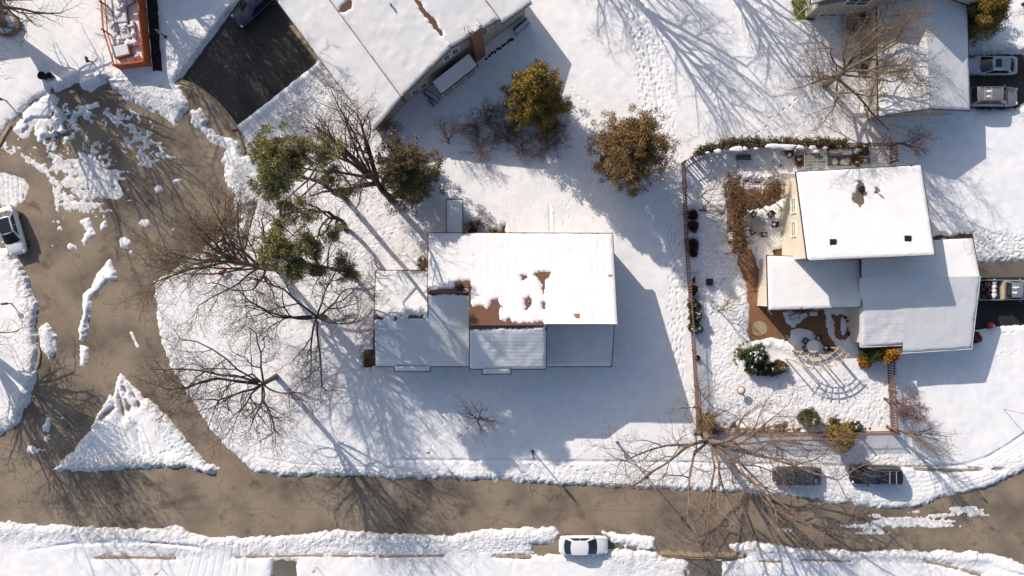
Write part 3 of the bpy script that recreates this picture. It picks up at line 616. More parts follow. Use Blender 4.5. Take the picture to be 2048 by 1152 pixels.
# ============================================================ roofs and walls
def topx(P):
    k = H / (S * (H - P[..., 2])); return 1024 + P[..., 0] * k, 576 - P[..., 1] * k
RS = [100]; HOFF = 0.0
def roof(parent, c, edges='lrtb', holes=(), thick=0.16, snow=0.11, course=0.0, m='shingle', rag=0.14, trim=True, bumpy=1.0, trimmat='trim', label=None, rib=None):
    """c: four (px,py,h) a,b (lower edge b), c,d (upper edge t); a-d is edge l, b-c is edge r"""
    a, b, cc, d = [W(p[0], p[1], p[2] + HOFF) for p in c]
    nrm = (b - a).cross(d - a).normalized(); flip = nrm.z < 0
    if flip: nrm = -nrm
    mb = MB(); top = [a, b, cc, d]; bot = [p - Vector((0, 0, thick)) for p in top]
    fs = [(0, 1, 2, 3), (7, 6, 5, 4), (0, 4, 5, 1), (1, 5, 6, 2), (2, 6, 7, 3), (3, 7, 4, 0)]
    if flip: fs = [tuple(reversed(f)) for f in fs]
    mb.add(top + bot, fs); ro = mb.build('roof', M[m], parent)
    if label: ro['label'] = label
    if trim:
        tb = MB(); E = {'b': (a, b), 'r': (b, cc), 't': (cc, d), 'l': (d, a)}
        cen = (a + b + cc + d) / 4
        for e in edges:
            p, q = E[e]; mid = (p + q) / 2; dirn = (q - p).normalized(); out = Vector((-dirn.y, dirn.x, 0)); out = out if out.dot(mid - cen) > 0 else -out
            tb.beam(p + out * .03 - Vector((0, 0, .07)), q + out * .03 - Vector((0, 0, .07)), 0.06, 0.17)
        if edges: tb.build('gutter', M[trimmat], ro)
    # the snow lying on it
    Lu, Lv = (b - a).length, (d - a).length; nu, nv = max(6, int(Lu / .11)), max(6, int(Lv / .11))
    u = np.linspace(0, 1, nu + 1); v = np.linspace(0, 1, nv + 1); U, V = np.meshgrid(u, v)
    A, Bv, Cv, D = [np.array(p[:]) for p in (a, b, cc, d)]
    P = ((1 - U) * (1 - V))[..., None] * A + (U * (1 - V))[..., None] * Bv + (U * V)[..., None] * Cv + ((1 - U) * V)[..., None] * D
    RS[0] += 7; n1 = vnoise(14, RS[0], nu + 1, nv + 1); n2 = vnoise(5, RS[0] + 1, nu + 1, nv + 1); n3 = vnoise(2.2, RS[0] + 2, nu + 1, nv + 1)
    off = np.full(U.shape, 1.0)
    dist = {'l': U * Lu, 'r': (1 - U) * Lu, 'b': V * Lv, 't': (1 - V) * Lv}
    for e in edges: off *= 1 - np.exp(-np.clip(dist[e] - .05 - .05 * n2 - .04 * n3, 0, None) / 0.08)
    z = snow * off * (1 + 0.25 * n1 * bumpy + 0.14 * n2 * bumpy + 0.04 * n3) - (off < .02) * .012
    if course: z = z + off * course * (np.abs(((V * Lv / 0.36) % 1.0) - .5) - .25) * 2 * (1 + .6 * n2)
    if rib: z = z + off * rib * np.exp(-((((U * Lu / 0.62 + .08 * n1) % 1.0) - .5) / .12) ** 2) * (0.6 + 0.4 * n1)
    if holes:
        QX, QY = topx(P); f = np.full(U.shape, 9.0)
        for h in holes:
            f = np.minimum(f, sdist(h, QX, QY) * 0.046)
        f = f + rag * (0.5 * n2 + 0.6 * n3)
        z = np.where(f < 0, -0.04, z * (1 - np.exp(-np.clip(f, 0, None) / 0.08)) + 0.004)
    else: z = z + 0.004
    P = P.copy(); P[..., 2] += z
    idx = np.arange((nu + 1) * (nv + 1)).reshape(nv + 1, nu + 1)
    q = np.stack([idx[:-1, :-1], idx[:-1, 1:], idx[1:, 1:], idx[1:, :-1]], -1).reshape(-1, 4)
    if flip: q = q[:, ::-1]
    off3 = np.array(ORG[parent.name][:]); me = np_mesh('snow_layer', P.reshape(-1, 3) - off3, q, 4, True)
    link('snow_layer', me, M['roofsnow'], ro)
    return ro
def walls(parent, poly, m='siding', name='wall', z0=-0.05):
    mb = MB(); mb.prism([tuple(p) for p in poly], z0, 3); return mb.build(name, M[m], parent)
def inset(c, k):
    """footprint corner from a roof corner, pulled towards the house centre by (dx,dy) metres"""
    p = W(*c); return (p.x + k[0], p.y + k[1], p.z - 0.2)
def window(parent, p, q, z0, z1, out, glass='glass', frame='whitetrim', mull=1, dep=0.03):
    """a window in a wall: p,q = ends along the wall foot (x,y); out = outward unit vector"""
    p = Vector((p[0], p[1], 0)); q = Vector((q[0], q[1], 0)); o = Vector((out[0], out[1], 0)).normalized(); d = (q - p).normalized(); Lw = (q - p).length
    rz = math.atan2(d.y, d.x); c = (p + q) / 2 + o * dep
    fr = MB(); zc = (z0 + z1) / 2
    fr.box(c + Vector((0, 0, z1 + .05)), (Lw + .2, .10, .10), rz); fr.box(c + Vector((0, 0, z0 - .05)), (Lw + .2, .14, .10), rz)
    for s in (-1, 1): fr.box(c + d * s * (Lw / 2 + .05) + Vector((0, 0, zc)), (.10, .10, z1 - z0), rz)
    for k in range(mull): fr.box(c + d * ((k + 1) / (mull + 1) - .5) * Lw + Vector((0, 0, zc)), (.05, .07, z1 - z0), rz)
    fr.box(c + Vector((0, 0, zc)), (Lw, .06, .05), rz)
    w = fr.build('window', M[frame], parent)
    gl = MB(); gl.box((p + q) / 2 + o * 0.012 + Vector((0, 0, zc)), (Lw, .03, z1 - z0), rz); gl.build('pane', M[glass], w)
    return w
def vent(parent, px, py, h, r=0.22, top=0.35, m='black', sq=False, name='roof_vent'):
    p = W(px, py, h + HOFF); mb = MB()
    if sq: mb.box((p.x, p.y, p.z + top / 2 - .1), (2 * r, 2 * r, top + .2)); mb.box((p.x, p.y, p.z + top + .02), (2 * r + .1, 2 * r + .1, .06))
    else: mb.lathe((p.x, p.y, p.z - .1), [(r * .6, 0), (r * .6, top * .6), (r, top * .7), (r * .9, top), (r * .3, top + .1)], 14)
    return mb.build(name, M[m], parent)

# ------------------------------------------------ the house in the middle
HM = thing('house', 'central house with snowy split roofs and bare brown shingle patches beside the ridge', 'house', W(1000, 600))
HOFF = 1.0
holes = [[(857, 578), (936, 578), (936, 592), (857, 592)], [(938, 566), (943, 575), (943, 600), (943, 655), (936, 655), (936, 580)],
         [(938, 590), (945, 614), (960, 611), (975, 617), (984, 600), (996, 597), (1000, 610), (997, 626), (1000, 640), (1012, 643), (1020, 637), (1025, 645), (1060, 646), (1088, 643), (1088, 650), (938, 650)],
         [(1066, 548), (1085, 541), (1101, 545), (1100, 557), (1091, 560), (1091, 586), (1086, 592), (1082, 568), (1073, 555)], [(1084, 598), (1091, 604), (1090, 618), (1085, 620)],
         [(1048, 598), (1058, 592), (1066, 598), (1064, 610), (1056, 617), (1049, 608)], [(1041, 552), (1055, 549), (1055, 557), (1044, 559)], [(948, 512), (960, 518), (956, 522)],
         [(928, 562), (942, 560), (944, 578), (930, 580)], [(908, 566), (920, 560), (932, 566), (932, 580), (908, 580)], [(1151, 630), (1159, 630), (1159, 637), (1151, 637)], [(1050, 619), (1054, 615), (1056, 622)]]
roof(HM, [(857, 466, 3.0), (938, 466, 3.0), (938, 583, 5.03), (855, 583, 5.03)], 'bl', holes)
roof(HM, [(938, 466, 3.0), (1225, 467, 3.0), (1235, 648, 6.2), (938, 648, 6.2)], 'br', holes, rib=0.03)
roof(HM, [(748, 736, 2.42), (938, 736, 2.42), (938, 583, 5.03), (857, 583, 5.03)], '', [[(857, 584), (938, 584), (938, 588), (857, 588)]], course=0.012) if False else None
# front slopes
roof(HM, [(857, 733, 2.42), (938, 733, 2.42), (938, 583, 5.03), (857, 583, 5.03)], 'b', [[(855, 576), (938, 576), (938, 589), (855, 589)]], course=0.014)
roof(HM, [(751, 733, 2.42), (857, 733, 2.42), (857, 636, 4.14), (748, 636, 4.14)], 'bl', [[(748, 632), (767, 632), (766, 638), (748, 638)], [(789, 632), (794, 632), (794, 640), (789, 640)], [(816, 631), (848, 631), (848, 637), (816, 638)]], course=0.014)
roof(HM, [(752, 541, 2.55), (855, 541, 2.55), (855, 636, 4.14), (748, 636, 4.14)], 'bl', [[(748, 632), (767, 632), (767, 640), (748, 640)], [(788, 632), (795, 632), (795, 640), (788, 640)], [(800, 630), (804, 630), (803, 633), (800, 633)], [(816, 630), (846, 630), (846, 640), (816, 640)]])
roof(HM, [(790, 743, 2.30), (860, 743, 2.30), (860, 732, 2.44), (790, 732, 2.44)], 'blr', course=0.008)
roof(HM, [(939, 738, 4.35), (1092, 738, 4.35), (1093, 648, 6.2), (939, 648, 6.2)], 'blr', [[(938, 645), (1088, 645), (1088, 655), (940, 658)]], course=0.02, bumpy=2.0)
roof(HM, [(965, 748, 4.2), (1022, 748, 4.2), (1022, 737, 4.37), (965, 737, 4.37)], 'blr')
HOFF = 0.5
roof(HM, [(1093, 733, 2.75), (1223, 733, 2.75), (1228, 650, 3.25), (1093, 650, 3.25)], 'br', bumpy=.3)
HOFF = 0.2
roof(HM, [(893, 399, 2.75), (925, 399, 2.75), (925, 468, 2.95), (893, 468, 2.95)], 'blr', bumpy=.4)
def foot(*pts): return [(lambda p: (p.x + dx, p.y + dy, zt + HOFF))(W(x, y, h + HOFF)) for x, y, h, dx, dy, zt in pts]
HOFF = 1.0
walls(HM, foot((857, 466, 3, .4, -.4, 2.83), (857, 583, 5.03, .4, 0, 4.85), (857, 733, 2.42, .4, .45, 2.3), (938, 733, 2.42, .2, .45, 2.3), (938, 583, 5.03, .2, 0, 4.85), (938, 466, 3, 0.2, -.4, 2.83)))
walls(HM, foot((751, 541, 2.55, .35, -.35, 2.4), (750, 636, 4.14, .35, 0, 3.95), (751, 733, 2.42, .35, .45, 2.27), (858, 733, 2.42, 0, .45, 2.27), (858, 636, 4.14, 0, 0, 3.95), (858, 541, 2.55, 0, -.35, 2.4)))
walls(HM, foot((939, 466, 3, .1, -.4, 2.83), (939, 648, 6.2, .25, 0, 6.0), (1235, 648, 6.2, -.4, 0, 6.0), (1225, 466, 3, -.35, -.4, 2.83)))
walls(HM, foot((939, 648, 6.2, .25, .1, 6.0), (939, 738, 4.35, .25, .4, 4.15), (1092, 738, 4.35, -.3, .4, 4.15), (1093, 648, 6.2, -.3, .1, 6.0)))
HOFF = 0.5
walls(HM, foot((1093, 648, 3.2, -.2, .2, 3.05), (1093, 733, 2.75, -.2, .35, 2.6), (1223, 733, 2.75, -.35, .35, 2.6), (1228, 648, 3.2, -.35, .2, 3.05)))
HOFF = 0.2
walls(HM, foot((893, 399, 2.75, .25, -.3, 2.6), (925, 399, 2.75, -.25, -.3, 2.6), (925, 468, 2.95, -.25, 0, 2.8), (893, 468, 2.95, .25, 0, 2.8)))
HOFF = 1.0
walls(HM, foot((790, 743, 2.3, .25, .3, 2.15), (860, 743, 2.3, -.25, .3, 2.15), (860, 728, 2.3, -.25, 0, 2.25), (790, 728, 2.3, .25, 0, 2.25)), name='bay')
walls(HM, foot((965, 748, 4.2, .25, .3, 4.0), (1022, 748, 4.2, -.25, .3, 4.0), (1022, 733, 4.2, -.25, 0, 4.1), (965, 733, 4.2, .25, 0, 4.1)), name='bay')
mb = MB(); a_, b_ = W(858, 584.5, 6.06), W(937, 584.5, 6.06); mb.tube(a_, b_, .13, n=6); a_, b_ = W(940, 649.5, 7.22), W(1088, 649.5, 7.22); mb.tube(a_, b_, .13, n=6); mb.build('ridge_cap', M['shingleZ'], HM)
v = vent(HM, 920, 573, 4.8, .34, .45); vent(HM, 987, 540, 4.2, .30, .16, 'shingleZ'); vent(HM, 1058, 603, 5.3, .06, .5, 'galv', name='vent_pipe')
vent(HM, 1154, 633, 5.8, .17, .12, 'terracotta', True); vent(HM, 1220, 553, 4.5, .12, .12, 'terracotta', True); vent(HM, 1003, 612, 5.4, .08, .45, 'galv', name='vent_pipe'); vent(HM, 1068, 641, 6.0, .06, .2, name='vent_pipe')
HOFF = 0.0
ch = W(738, 681, 3.9); mb = MB(); mb.box((ch.x + .1, ch.y, 1.9), (.95, 1.75, 4.0)); c_ = mb.build('chimney', M['brick'], HM)
mb = MB(); mb.box((ch.x + .0, ch.y, 3.98), (.85, 1.6, .18)); mb.box((ch.x + .05, ch.y, 4.2), (.45, .5, .35)); mb.build('snow_cap', M['roofsnow'], c_, bevel=.05)

# ------------------------------------------------ the turned house at the top
HT = thing('house', 'large turned house with brick chimney and snowy lean-to at the top of the picture', 'house', W(880, 100))
ad = Vector((0.8046, 0.5938, 0)); bd = Vector((-0.5938, 0.8046, 0))       # along the gable wall (screen right-up), back along the ridge
pk = W(904, 94, 7.0); e1 = W(803, 194, 3.8); e2 = W(999, 38, 5.0)
BL = 13.0
def px_of(p): k = H / (S * (H - p.z)); return (1024 + p.x * k, 576 - p.y * k, p.z)
def back(p, d=BL): return px_of(p + bd * d)
RH = [[(822, -8), (834, -8), (850, 20), (868, 38), (888, 68), (884, 71), (868, 58), (850, 34)], [(676, 22), (690, 4), (702, -6), (706, 4), (700, 18), (690, 24)], [(893, 70), (898, 82), (895, 83)]]
roof(HT, [(803, 194, 3.8), back(e1), back(pk), (904, 94, 7.0)], 'bl', RH, course=0.02, bumpy=1.4)
roof(HT, [back(e2), (999, 38, 5.0), (904, 94, 7.0), back(pk)], 'br', RH[:1])
g1 = W(746, 262, 2.5); gin = W(803, 196, 3.5)
roof(HT, [px_of(g1), px_of(g1 + bd * 16), px_of(W(803, 196, 3.62) + bd * 16), (803, 196, 3.62)], 'bl')
roof(HT, [px_of(W(1063, 6, 3.5) + bd * 9), (1063, 6, 3.5), (1003, 47, 4.7), px_of(W(1003, 47, 4.7) + bd * 9)], 'br')
mb = MB(); o1 = Vector((0, 0, 0))
f = [g1 - ad * -.4 + bd * .35, e1 + bd * .35, pk + bd * .35, e2 + bd * .35]
f0 = [(f[0].x, f[0].y), (f[1].x, f[1].y)]
w1 = [(f[0].x, f[0].y, 2.4), (f[1].x, f[1].y, 3.4), ((f[1] + bd * 12).x, (f[1] + bd * 12).y, 3.4), ((f[0] + bd * 14).x, (f[0] + bd * 14).y, 2.4)]
walls(HT, w1)
base = f[1]
def onwall(t, z=0): p = base + ad * t + Vector((0, 0, 0)); return (p.x, p.y, z)
t2 = (f[2] - base).dot(ad); t3 = (f[3] - base).dot(ad); t4 = (W(1063, 6, 3.5) - base).dot(ad) - .4
bk = bd * 12.3
def bb(t, z): p = base + ad * t + bk; return (p.x, p.y, z)
walls(HT, [onwall(.25, 3.65), onwall(t2, 6.8), onwall(t3 - .2, 4.85), bb(t3 - .2, 4.85), bb(t2, 6.8), bb(.25, 3.65)])
walls(HT, [onwall(t3 - .3, 4.5), onwall(t4, 3.3), bb(t4, 3.3), bb(t3 - .3, 4.5)])
od = -bd
def wwin(t, wd, z0, z1, **k): p = base + ad * t; q = base + ad * (t + wd); window(HT, (p.x, p.y), (q.x, q.y), z0, z1, (od.x, od.y), **k)
for x0, y0, x1_, y1_, z0, z1 in ((892, 129, 906, 118, 3.7, 4.7), (909, 116, 923, 104, 3.7, 4.7), (966, 72, 978, 62, 3.2, 4.2), (829, 198, 844, 187, 1.0, 2.1), (846, 185, 860, 174, 1.0, 2.1)):
    ta = (W(x0, y0, (z0 + z1) / 2) - base).dot(ad); tb_ = (W(x1_, y1_, (z0 + z1) / 2) - base).dot(ad); wwin(ta + .1, tb_ - ta - .2, z0, z1, mull=0)
# chimney on the gable
cp = W(958, 113)
mb = MB(); rz = math.atan2(ad.y, ad.x); mb.box((cp.x, cp.y, 3.7), (1.1, .7, 7.5), rz); cm = mb.build('chimney', M['brick'], HT)
mb = MB(); mb.box((cp.x, cp.y, 7.5), (1.0, .6, .14), rz)
for s in (-.45, .4): p = cp + ad * s; mb.box((p.x, p.y, 7.68), (.35, .4, .3), rz)
mb.build('snow_cap', M['roofsnow'], cm, bevel=.04)
for s, t in ((-.5, -.33), (-.5, .33), (.5, -.33), (.5, .33), (0, -.34)): p = cp + ad * s + bd * t; mb = MB(); mb.tube((p.x, p.y, 7.4), (p.x + .02, p.y, 8.2), .03, n=5); mb.build('cap_post', M['palewood'], cm)
mb = MB(); q = cp + bd * .5 - ad * .75; mb.tube((q.x, q.y, 6.0), (q.x, q.y, 8.2), .03, n=6)
u0, u1 = W(957, 49, 8.1), W(914, 60, 8.1); ua = (u1 - u0).normalized(); ub = Vector((-ua.y, ua.x, 0)); mb.tube(u0, u1, .014, n=5)
for k in range(12):
    c = u0.lerp(u1, k / 11); w_ = .10 + .012 * k; mb.tube(c - ub * w_, c + ub * w_, .01, n=4)
mb.tube(u1, u1 + ua * 1.0 + ub * .35, .01, n=4); mb.tube(u1, u1 + ua * 1.0 - ub * .25, .01, n=4)
tag(mb.build('antenna', M['galv'], loc=(q.x, q.y, 6.5)), 'thin television antenna on a mast beside the brick chimney', 'antenna')
# lean-to
A0, B0, B1, A1 = W(882, 188, 2.3), W(955, 131, 2.3), W(938, 108, 2.95), W(865, 165, 2.95)
roof(HT, [px_of(A0), px_of(B0), px_of(B1), px_of(A1)], 'blr', bumpy=.3)
L_ = (B0 - A0).length; la = (B0 - A0).normalized(); lo_ = Vector((la.y, -la.x, 0))
lp = lambda q, s, t, z: (q.x + la.x * s + lo_.x * t, q.y + la.y * s + lo_.y * t, z)
walls(HT, [lp(A1, .15, 0, 2.75), lp(A0, .15, -.15, 2.13), lp(B0, -.15, -.15, 2.13), lp(B1, -.15, 0, 2.75)], name='lean_to')
pa = A0 - lo_ * .13
mb = MB()
for s in (.16, 1.5, 2.9, L_ - .17): p = pa + la * s; mb = MB(); mb.box((p.x, p.y, 1.03), (.12, .06, 2.1), rz); mb.build('corner_post', M['whitetrim'], HT)
vent(HT, 783, 12, 6.0, .12, .5, 'grey', name='vent_pipe')

# ------------------------------------------------ house at the top right with double drive
HR = thing('house', 'low house with blank snowy gable roof beside the two parked silver cars', 'house', W(1845, 120))
roof(HR, [(1757, 232, 2.95), (1753, -60, 2.95), (1850, -60, 4.35), (1857, 217, 4.35)], 'bl', bumpy=.6)
roof(HR, [(1932, -60, 3.0), (1940, 221, 3.0), (1857, 217, 4.35), (1850, -60, 4.35)], 'br', bumpy=.6)
walls(HR, foot((1757, 232, 2.95, .25, .3, 2.78), (1857, 217, 4.35, 0, .3, 4.18), (1940, 221, 3.0, -.3, .3, 2.85), (1932, -60, 3.0, -.3, 0, 2.85), (1850, -60, 4.35, 0, 0, 4.18), (1753, -60, 2.95, .25, 0, 2.78)))
HR2 = thing('house', 'tall cream and beige house with skewed dark windows cut by the top edge', 'house', W(1680, 20))
roof(HR2, [(1622, 8, 3.0), (1618, -150, 3.0), (1770, -190, 7.4), (1790, -40, 7.4)], 'bl')
roof(HR2, [(1930, -150, 3.5), (1940, 10, 3.5), (1790, -40, 7.4), (1770, -190, 7.4)], 'br')
q0 = W(1612, 36)
walls(HR2, [(q0.x, q0.y, 2.85), (W(1790, 40).x - .2, q0.y, 7.2), (W(1900, 40).x, q0.y, 4.2), (W(1900, 40).x, q0.y + 9, 4.2), (W(1790, 40).x - .2, q0.y + 9, 7.2), (q0.x, q0.y + 9, 2.85)])
mb = MB(); mb.box((q0.x - .02, q0.y + 4.5, 1.35), (.06, 9, 2.75)); mb.build('side_wall', M['cream'], HR2)
xx = W(1668, 36).x; window(HR2, (xx - .6, q0.y), (xx + 1.4, q0.y), 3.3, 4.5, (0, -1)); window(HR2, (xx - 1.8, q0.y), (xx + .8, q0.y), .6, 1.3, (0, -1), mull=2)

# ------------------------------------------------ the house on the right
HE = thing('house', 'cream two-storey house with plain snowy top roof and lower wings beside the patios', 'house', W(1740, 500))
H4 = [[(1713, 362), (1724, 360), (1729, 374), (1730, 385), (1728, 405), (1720, 412), (1706, 406), (1702, 394), (1708, 384), (1714, 376)], [(1746, 380), (1756, 379), (1759, 385), (1750, 388)]]
roof(HE, [(1592, 344, 4.3), (1842, 330, 4.3), (1870, 510, 6.7), (1615, 521, 6.7)], 'blrt', H4, m='greyshingle', rag=.3, bumpy=.5)
vent(HE, 1721, 378, 5.0, .16, .35, sq=True); vent(HE, 1725, 387, 5.0, .08, .4, 'shingleZ', name='vent_pipe'); vent(HE, 1752, 383, 5.0, .10, .75, 'grey', name='vent_pipe'); vent(HE, 1664, 485, 6.2, .24, .2, sq=True); vent(HE, 1813, 478, 6.2, .24, .2, sq=True)
fw = foot((1592, 344, 4.3, .35, -.35, 4.1), (1615, 521, 6.7, .35, .25, 6.5), (1870, 510, 6.7, -.35, .25, 6.5), (1842, 330, 4.3, -.3, -.35, 4.1))
walls(HE, fw, 'cream')
xw = fw[0][0]; ywa, ywb = fw[0][1], fw[1][1]
# the visible west wall leans along the roof: windows one above the other in pairs
for ya, yb in ((W(1024, 398, 3).y, W(1024, 425, 3).y), (W(1024, 445, 3).y, W(1024, 472, 3).y)):
    xm = lambda y: fw[0][0] + (fw[1][0] - fw[0][0]) * (y - ywa) / (ywb - ywa)
    window(HE, (xm(yb) - .01, yb), (xm(ya) - .01, ya), 2.5, 3.4, (-1, 0), glass='shade', mull=1)
roof(HE, [(1534, 511, 2.7), (1721, 518, 2.7), (1722, 614, 3.7), (1537, 620, 3.7)], 'blrt', bumpy=.3)
walls(HE, foot((1534, 511, 2.7, .25, -.25, 2.5), (1537, 620, 3.7, .25, .3, 3.5), (1722, 614, 3.7, 0, .3, 3.5), (1721, 518, 2.7, 0, -.1, 2.5)), 'cream')
roof(HE, [(1865, 480, 2.8), (1945, 476, 2.8), (1960, 553, 3.9), (1862, 555, 3.9)], 'br', bumpy=.4)
roof(HE, [(1722, 515, 3.3), (1866, 480, 2.8), (1864, 555, 3.9), (1722, 556, 3.9)], '', bumpy=.4)
roof(HE, [(1722, 694, 2.75), (1806, 690, 2.75), (1806, 554, 3.9), (1722, 556, 3.9)], 'bl', bumpy=1.5, course=.01, trimmat='whitetrim')
roof(HE, [(1804, 706, 2.66), (1943, 697, 2.66), (1960, 553, 3.9), (1806, 554, 3.9)], 'br', bumpy=.5, trimmat='whitetrim')
walls(HE, foot((1722, 520, 2.8, .25, 0, 2.6), (1722, 556, 3.9, .25, 0, 3.7), (1722, 694, 2.75, .25, .35, 2.55), (1806, 690, 2.75, 0, .35, 2.55), (1806, 556, 3.9, 0, 0, 3.7), (1806, 520, 2.8, 0, 0, 2.8)), 'cream')
walls(HE, foot((1804, 480, 2.8, 0, -.3, 2.6), (1804, 556, 3.9, 0, 0, 3.7), (1804, 706, 2.66, .2, .35, 2.5), (1943, 697, 2.66, -.3, .35, 2.5), (1960, 553, 3.9, -.4, 0, 3.7), (1945, 476, 2.8, -.3, -.35, 2.6)), 'cream')
xx = W(1722, 626, 1).x; pw = foot((1722, 626, 2.8, .25, 0, 0))[0]
window(HE, (pw[0], pw[1] - .5), (pw[0], pw[1] + .3), 1.2, 2.1, (-1, 0), mull=0)

# ------------------------------------------------ buildings beyond the frame whose shadows and edges reach into it
HN = thing('house', 'snow-roofed neighbour whose blue shadow falls by the orange fence at top left', 'house', W(190, -140))
def plain_house(T, x0, x1_, y0, y1_, he, hr):
    ym = (y0 + y1_) / 2
    roof(T, [(x0, y1_, he), (x1_, y1_, he), (x1_, ym, hr), (x0, ym, hr)], 'blr'); roof(T, [(x0, y0, he), (x1_, y0, he), (x1_, ym, hr), (x0, ym, hr)], 'blr')
    walls(T, foot((x0, y0, he, .4, -.4, he - .2), (x0, ym, hr, .4, 0, hr - .2), (x0, y1_, he, .4, .4, he - .2), (x1_, y1_, he, -.4, .4, he - .2), (x1_, ym, hr, -.4, 0, hr - .2), (x1_, y0, he, -.4, -.4, he - .2)))
plain_house(HN, 140, 262, -330, -75, 3.2, 5.6)
HW = thing('house', 'snow-roofed neighbour beyond the left edge whose shadow reaches the ringed tree', 'house', W(-150, -60))
plain_house(HW, -430, -165, -210, 10, 3.4, 5.6)

# ============================================================ fences
def picket(name, label, pts, h=1.75, gap=0.25, w=0.125, m='fence', group='brown picket fence round the patio garden'):
    P = [W(x, y) for x, y in pts]; t = thing(name, label, 'fence', P[0], group=group)
    pk_, rl, acc = MB(), MB(), 0.0
    posts = []
    for a, b in zip(P, P[1:]):
        d = b - a; L = d.length; d.normalize(); rz = math.atan2(d.y, d.x)
        n = int(L / gap)
        for i in range(n):
            p = a + d * (i + .5) * L / n; pk_.box((p.x, p.y, h / 2 + .04), (w, .025, h), rz)
        for z in (.45, 1.45): rl.beam((a.x, a.y, z), (b.x, b.y, z), .045, .09)
        k = max(1, int(L / 2.4))
        for i in range(k): posts.append((a + d * i * L / k, rz))
    posts.append((P[-1], 0))
    pk_.build('pickets', M[m], t); rl.build('rails', M[m], t)
    for p, rz in posts:
        mb = MB(); mb.box((p.x, p.y, (h + .1) / 2), (.11, .11, h + .1), rz); mb.build('post', M[m], t)
    return t
picket('picket_fence', 'long brown picket fence running down the left side of the patio garden', [(1362, 328), (1368, 480), (1376, 600), (1383, 700), (1387, 770), (1392, 861)])
picket('picket_fence', 'brown picket fence along the road side below the patio garden', [(1392, 861), (1500, 863), (1640, 863), (1779, 861)])
picket('picket_fence', 'short brown picket fence running down from the golden bush', [(1771, 715), (1774, 780), (1779, 861)])
picket('picket_fence', 'curved brown picket fence behind the snowy hedge above the patio garden', [(1362, 328), (1382, 316), (1402, 307), (1430, 301), (1480, 296), (1600, 294), (1783, 293)])
picket('picket_fence', 'stub of brown picket fence beside the raised beds', [(1777, 293), (1777, 328)])
# orange board fence at the top left
t = thing('board_fence', 'bright orange board fence around snow-covered clutter', 'fence', W(304, 133))
for a, b, n_ in (((288, -40), (304, 133), 'board_panel'), ((304, 133), (244, 140), 'board_panel'), ((244, 140), (222, 70), 'rail'), ((222, 70), (214, -40), 'rail')):
    p, q = W(*a), W(*b); mb = MB()
    if n_ == 'board_panel':
        d = (q - p).normalized(); L = (q - p).length; k = int(L / .15)
        for i in range(k): c = p + d * (i + .5) * .15; mb.box((c.x, c.y, .8), (.145, .03, 1.5), math.atan2(d.y, d.x))
        mb.beam((p.x, p.y, 1.57), (q.x, q.y, 1.57), .14, .05)
    else:
        mb.beam((p.x, p.y, 1.3), (q.x, q.y, 1.3), .11, .1); mb.beam((p.x, p.y, .6), (q.x, q.y, .6), .06, .1)
    mb.build(n_, M['orange'], t)
    k = max(1, int((q - p).length / 2.2))
    for i in range(k): c = p.lerp(q, i / k); mb = MB(); mb.box((c.x, c.y, .82), (.12, .12, 1.64)); mb.build('post', M['orange'], t)
# ============================================================ trees
def seg_mesh(name, segs, thick=0.03):
    """tapered limbs: list of (p,q,r0,r1)"""
    A = np.array([[*s[0], *s[1], s[2], s[3]] for s in segs], np.float64); V = []; Fc = []; base = 0
    for sel, n in ((A[:, 6] >= thick, 6), (A[:, 6] < thick, 3)):
        a = A[sel]
        if not len(a): continue
        p, q = a[:, :3], a[:, 3:6]; d = q - p; d /= np.linalg.norm(d, axis=1)[:, None] + 1e-9
        up = np.where(np.abs(d[:, 2:3]) < .9, np.array([[0, 0, 1.]]), np.array([[1., 0, 0]]))
        u = np.cross(d, up); u /= np.linalg.norm(u, axis=1)[:, None]; w = np.cross(d, u)
        ang = 2 * PI * np.arange(n) / n; ring = u[:, None] * np.cos(ang)[None, :, None] + w[:, None] * np.sin(ang)[None, :, None]
        lo = p[:, None] + ring * a[:, 6][:, None, None]; hi = q[:, None] + ring * a[:, 7][:, None, None]
        V.append(np.concatenate([lo, hi], 1).reshape(-1, 3)); i = np.arange(n); j = (i + 1) % n
        f = np.stack([j, i, n + i, n + j], 1)[None] + (base + 2 * n * np.arange(len(a)))[:, None, None]
        Fc.append(f.reshape(-1, 4)); base += 2 * n * len(a)
    return np_mesh(name, np.concatenate(V), np.concatenate(Fc), 4, True)

def rv(rg): return Vector((rg.gauss(0, 1), rg.gauss(0, 1), rg.gauss(0, 1)))
def grow(segs, tips, rg, p, d, L, r, lev, P):
    n = P['n'][lev]; step = L / n; mx = P['levels']; rend = r * (.42 if lev > 1 else .5) if lev else r * .6
    for i in range(n):
        d = (d + rv(rg) * P['wander'][min(lev, len(P['wander']) - 1)] + Vector((0, 0, P['trop'][min(lev, len(P['trop']) - 1)]))).normalized()
        q = p + d * step; ra = r + (rend - r) * i / n; rb = r + (rend - r) * (i + 1) / n
        segs.append((p[:], q[:], ra, rb)); t = (i + 1) / n
        if lev < mx and t >= P['start'][lev]:
            for _ in range(P['kids'][lev] if not (i == n - 1) else P['kids'][lev] + 1):
                side = rv(rg); side -= d * side.dot(d); side.normalize()
                a = math.radians(rg.uniform(*P['ang'][lev])); nd = d * math.cos(a) + side * math.sin(a)
                if lev == 0: nd = (nd + P['bias']).normalized()
                k = P['ratio'][lev] * rg.uniform(.7, 1.15) * (1 - .35 * t if lev else 1)
                grow(segs, tips, rg, q, nd, L * k if lev else P['limb'] * rg.uniform(.75, 1.15), max(P['rmin'], rb * rg.uniform(.52, .75) if lev < 2 else rb * rg.uniform(.45, .62)), lev + 1, P)
        p = q
    if lev >= mx - 1: tips.append(p[:])

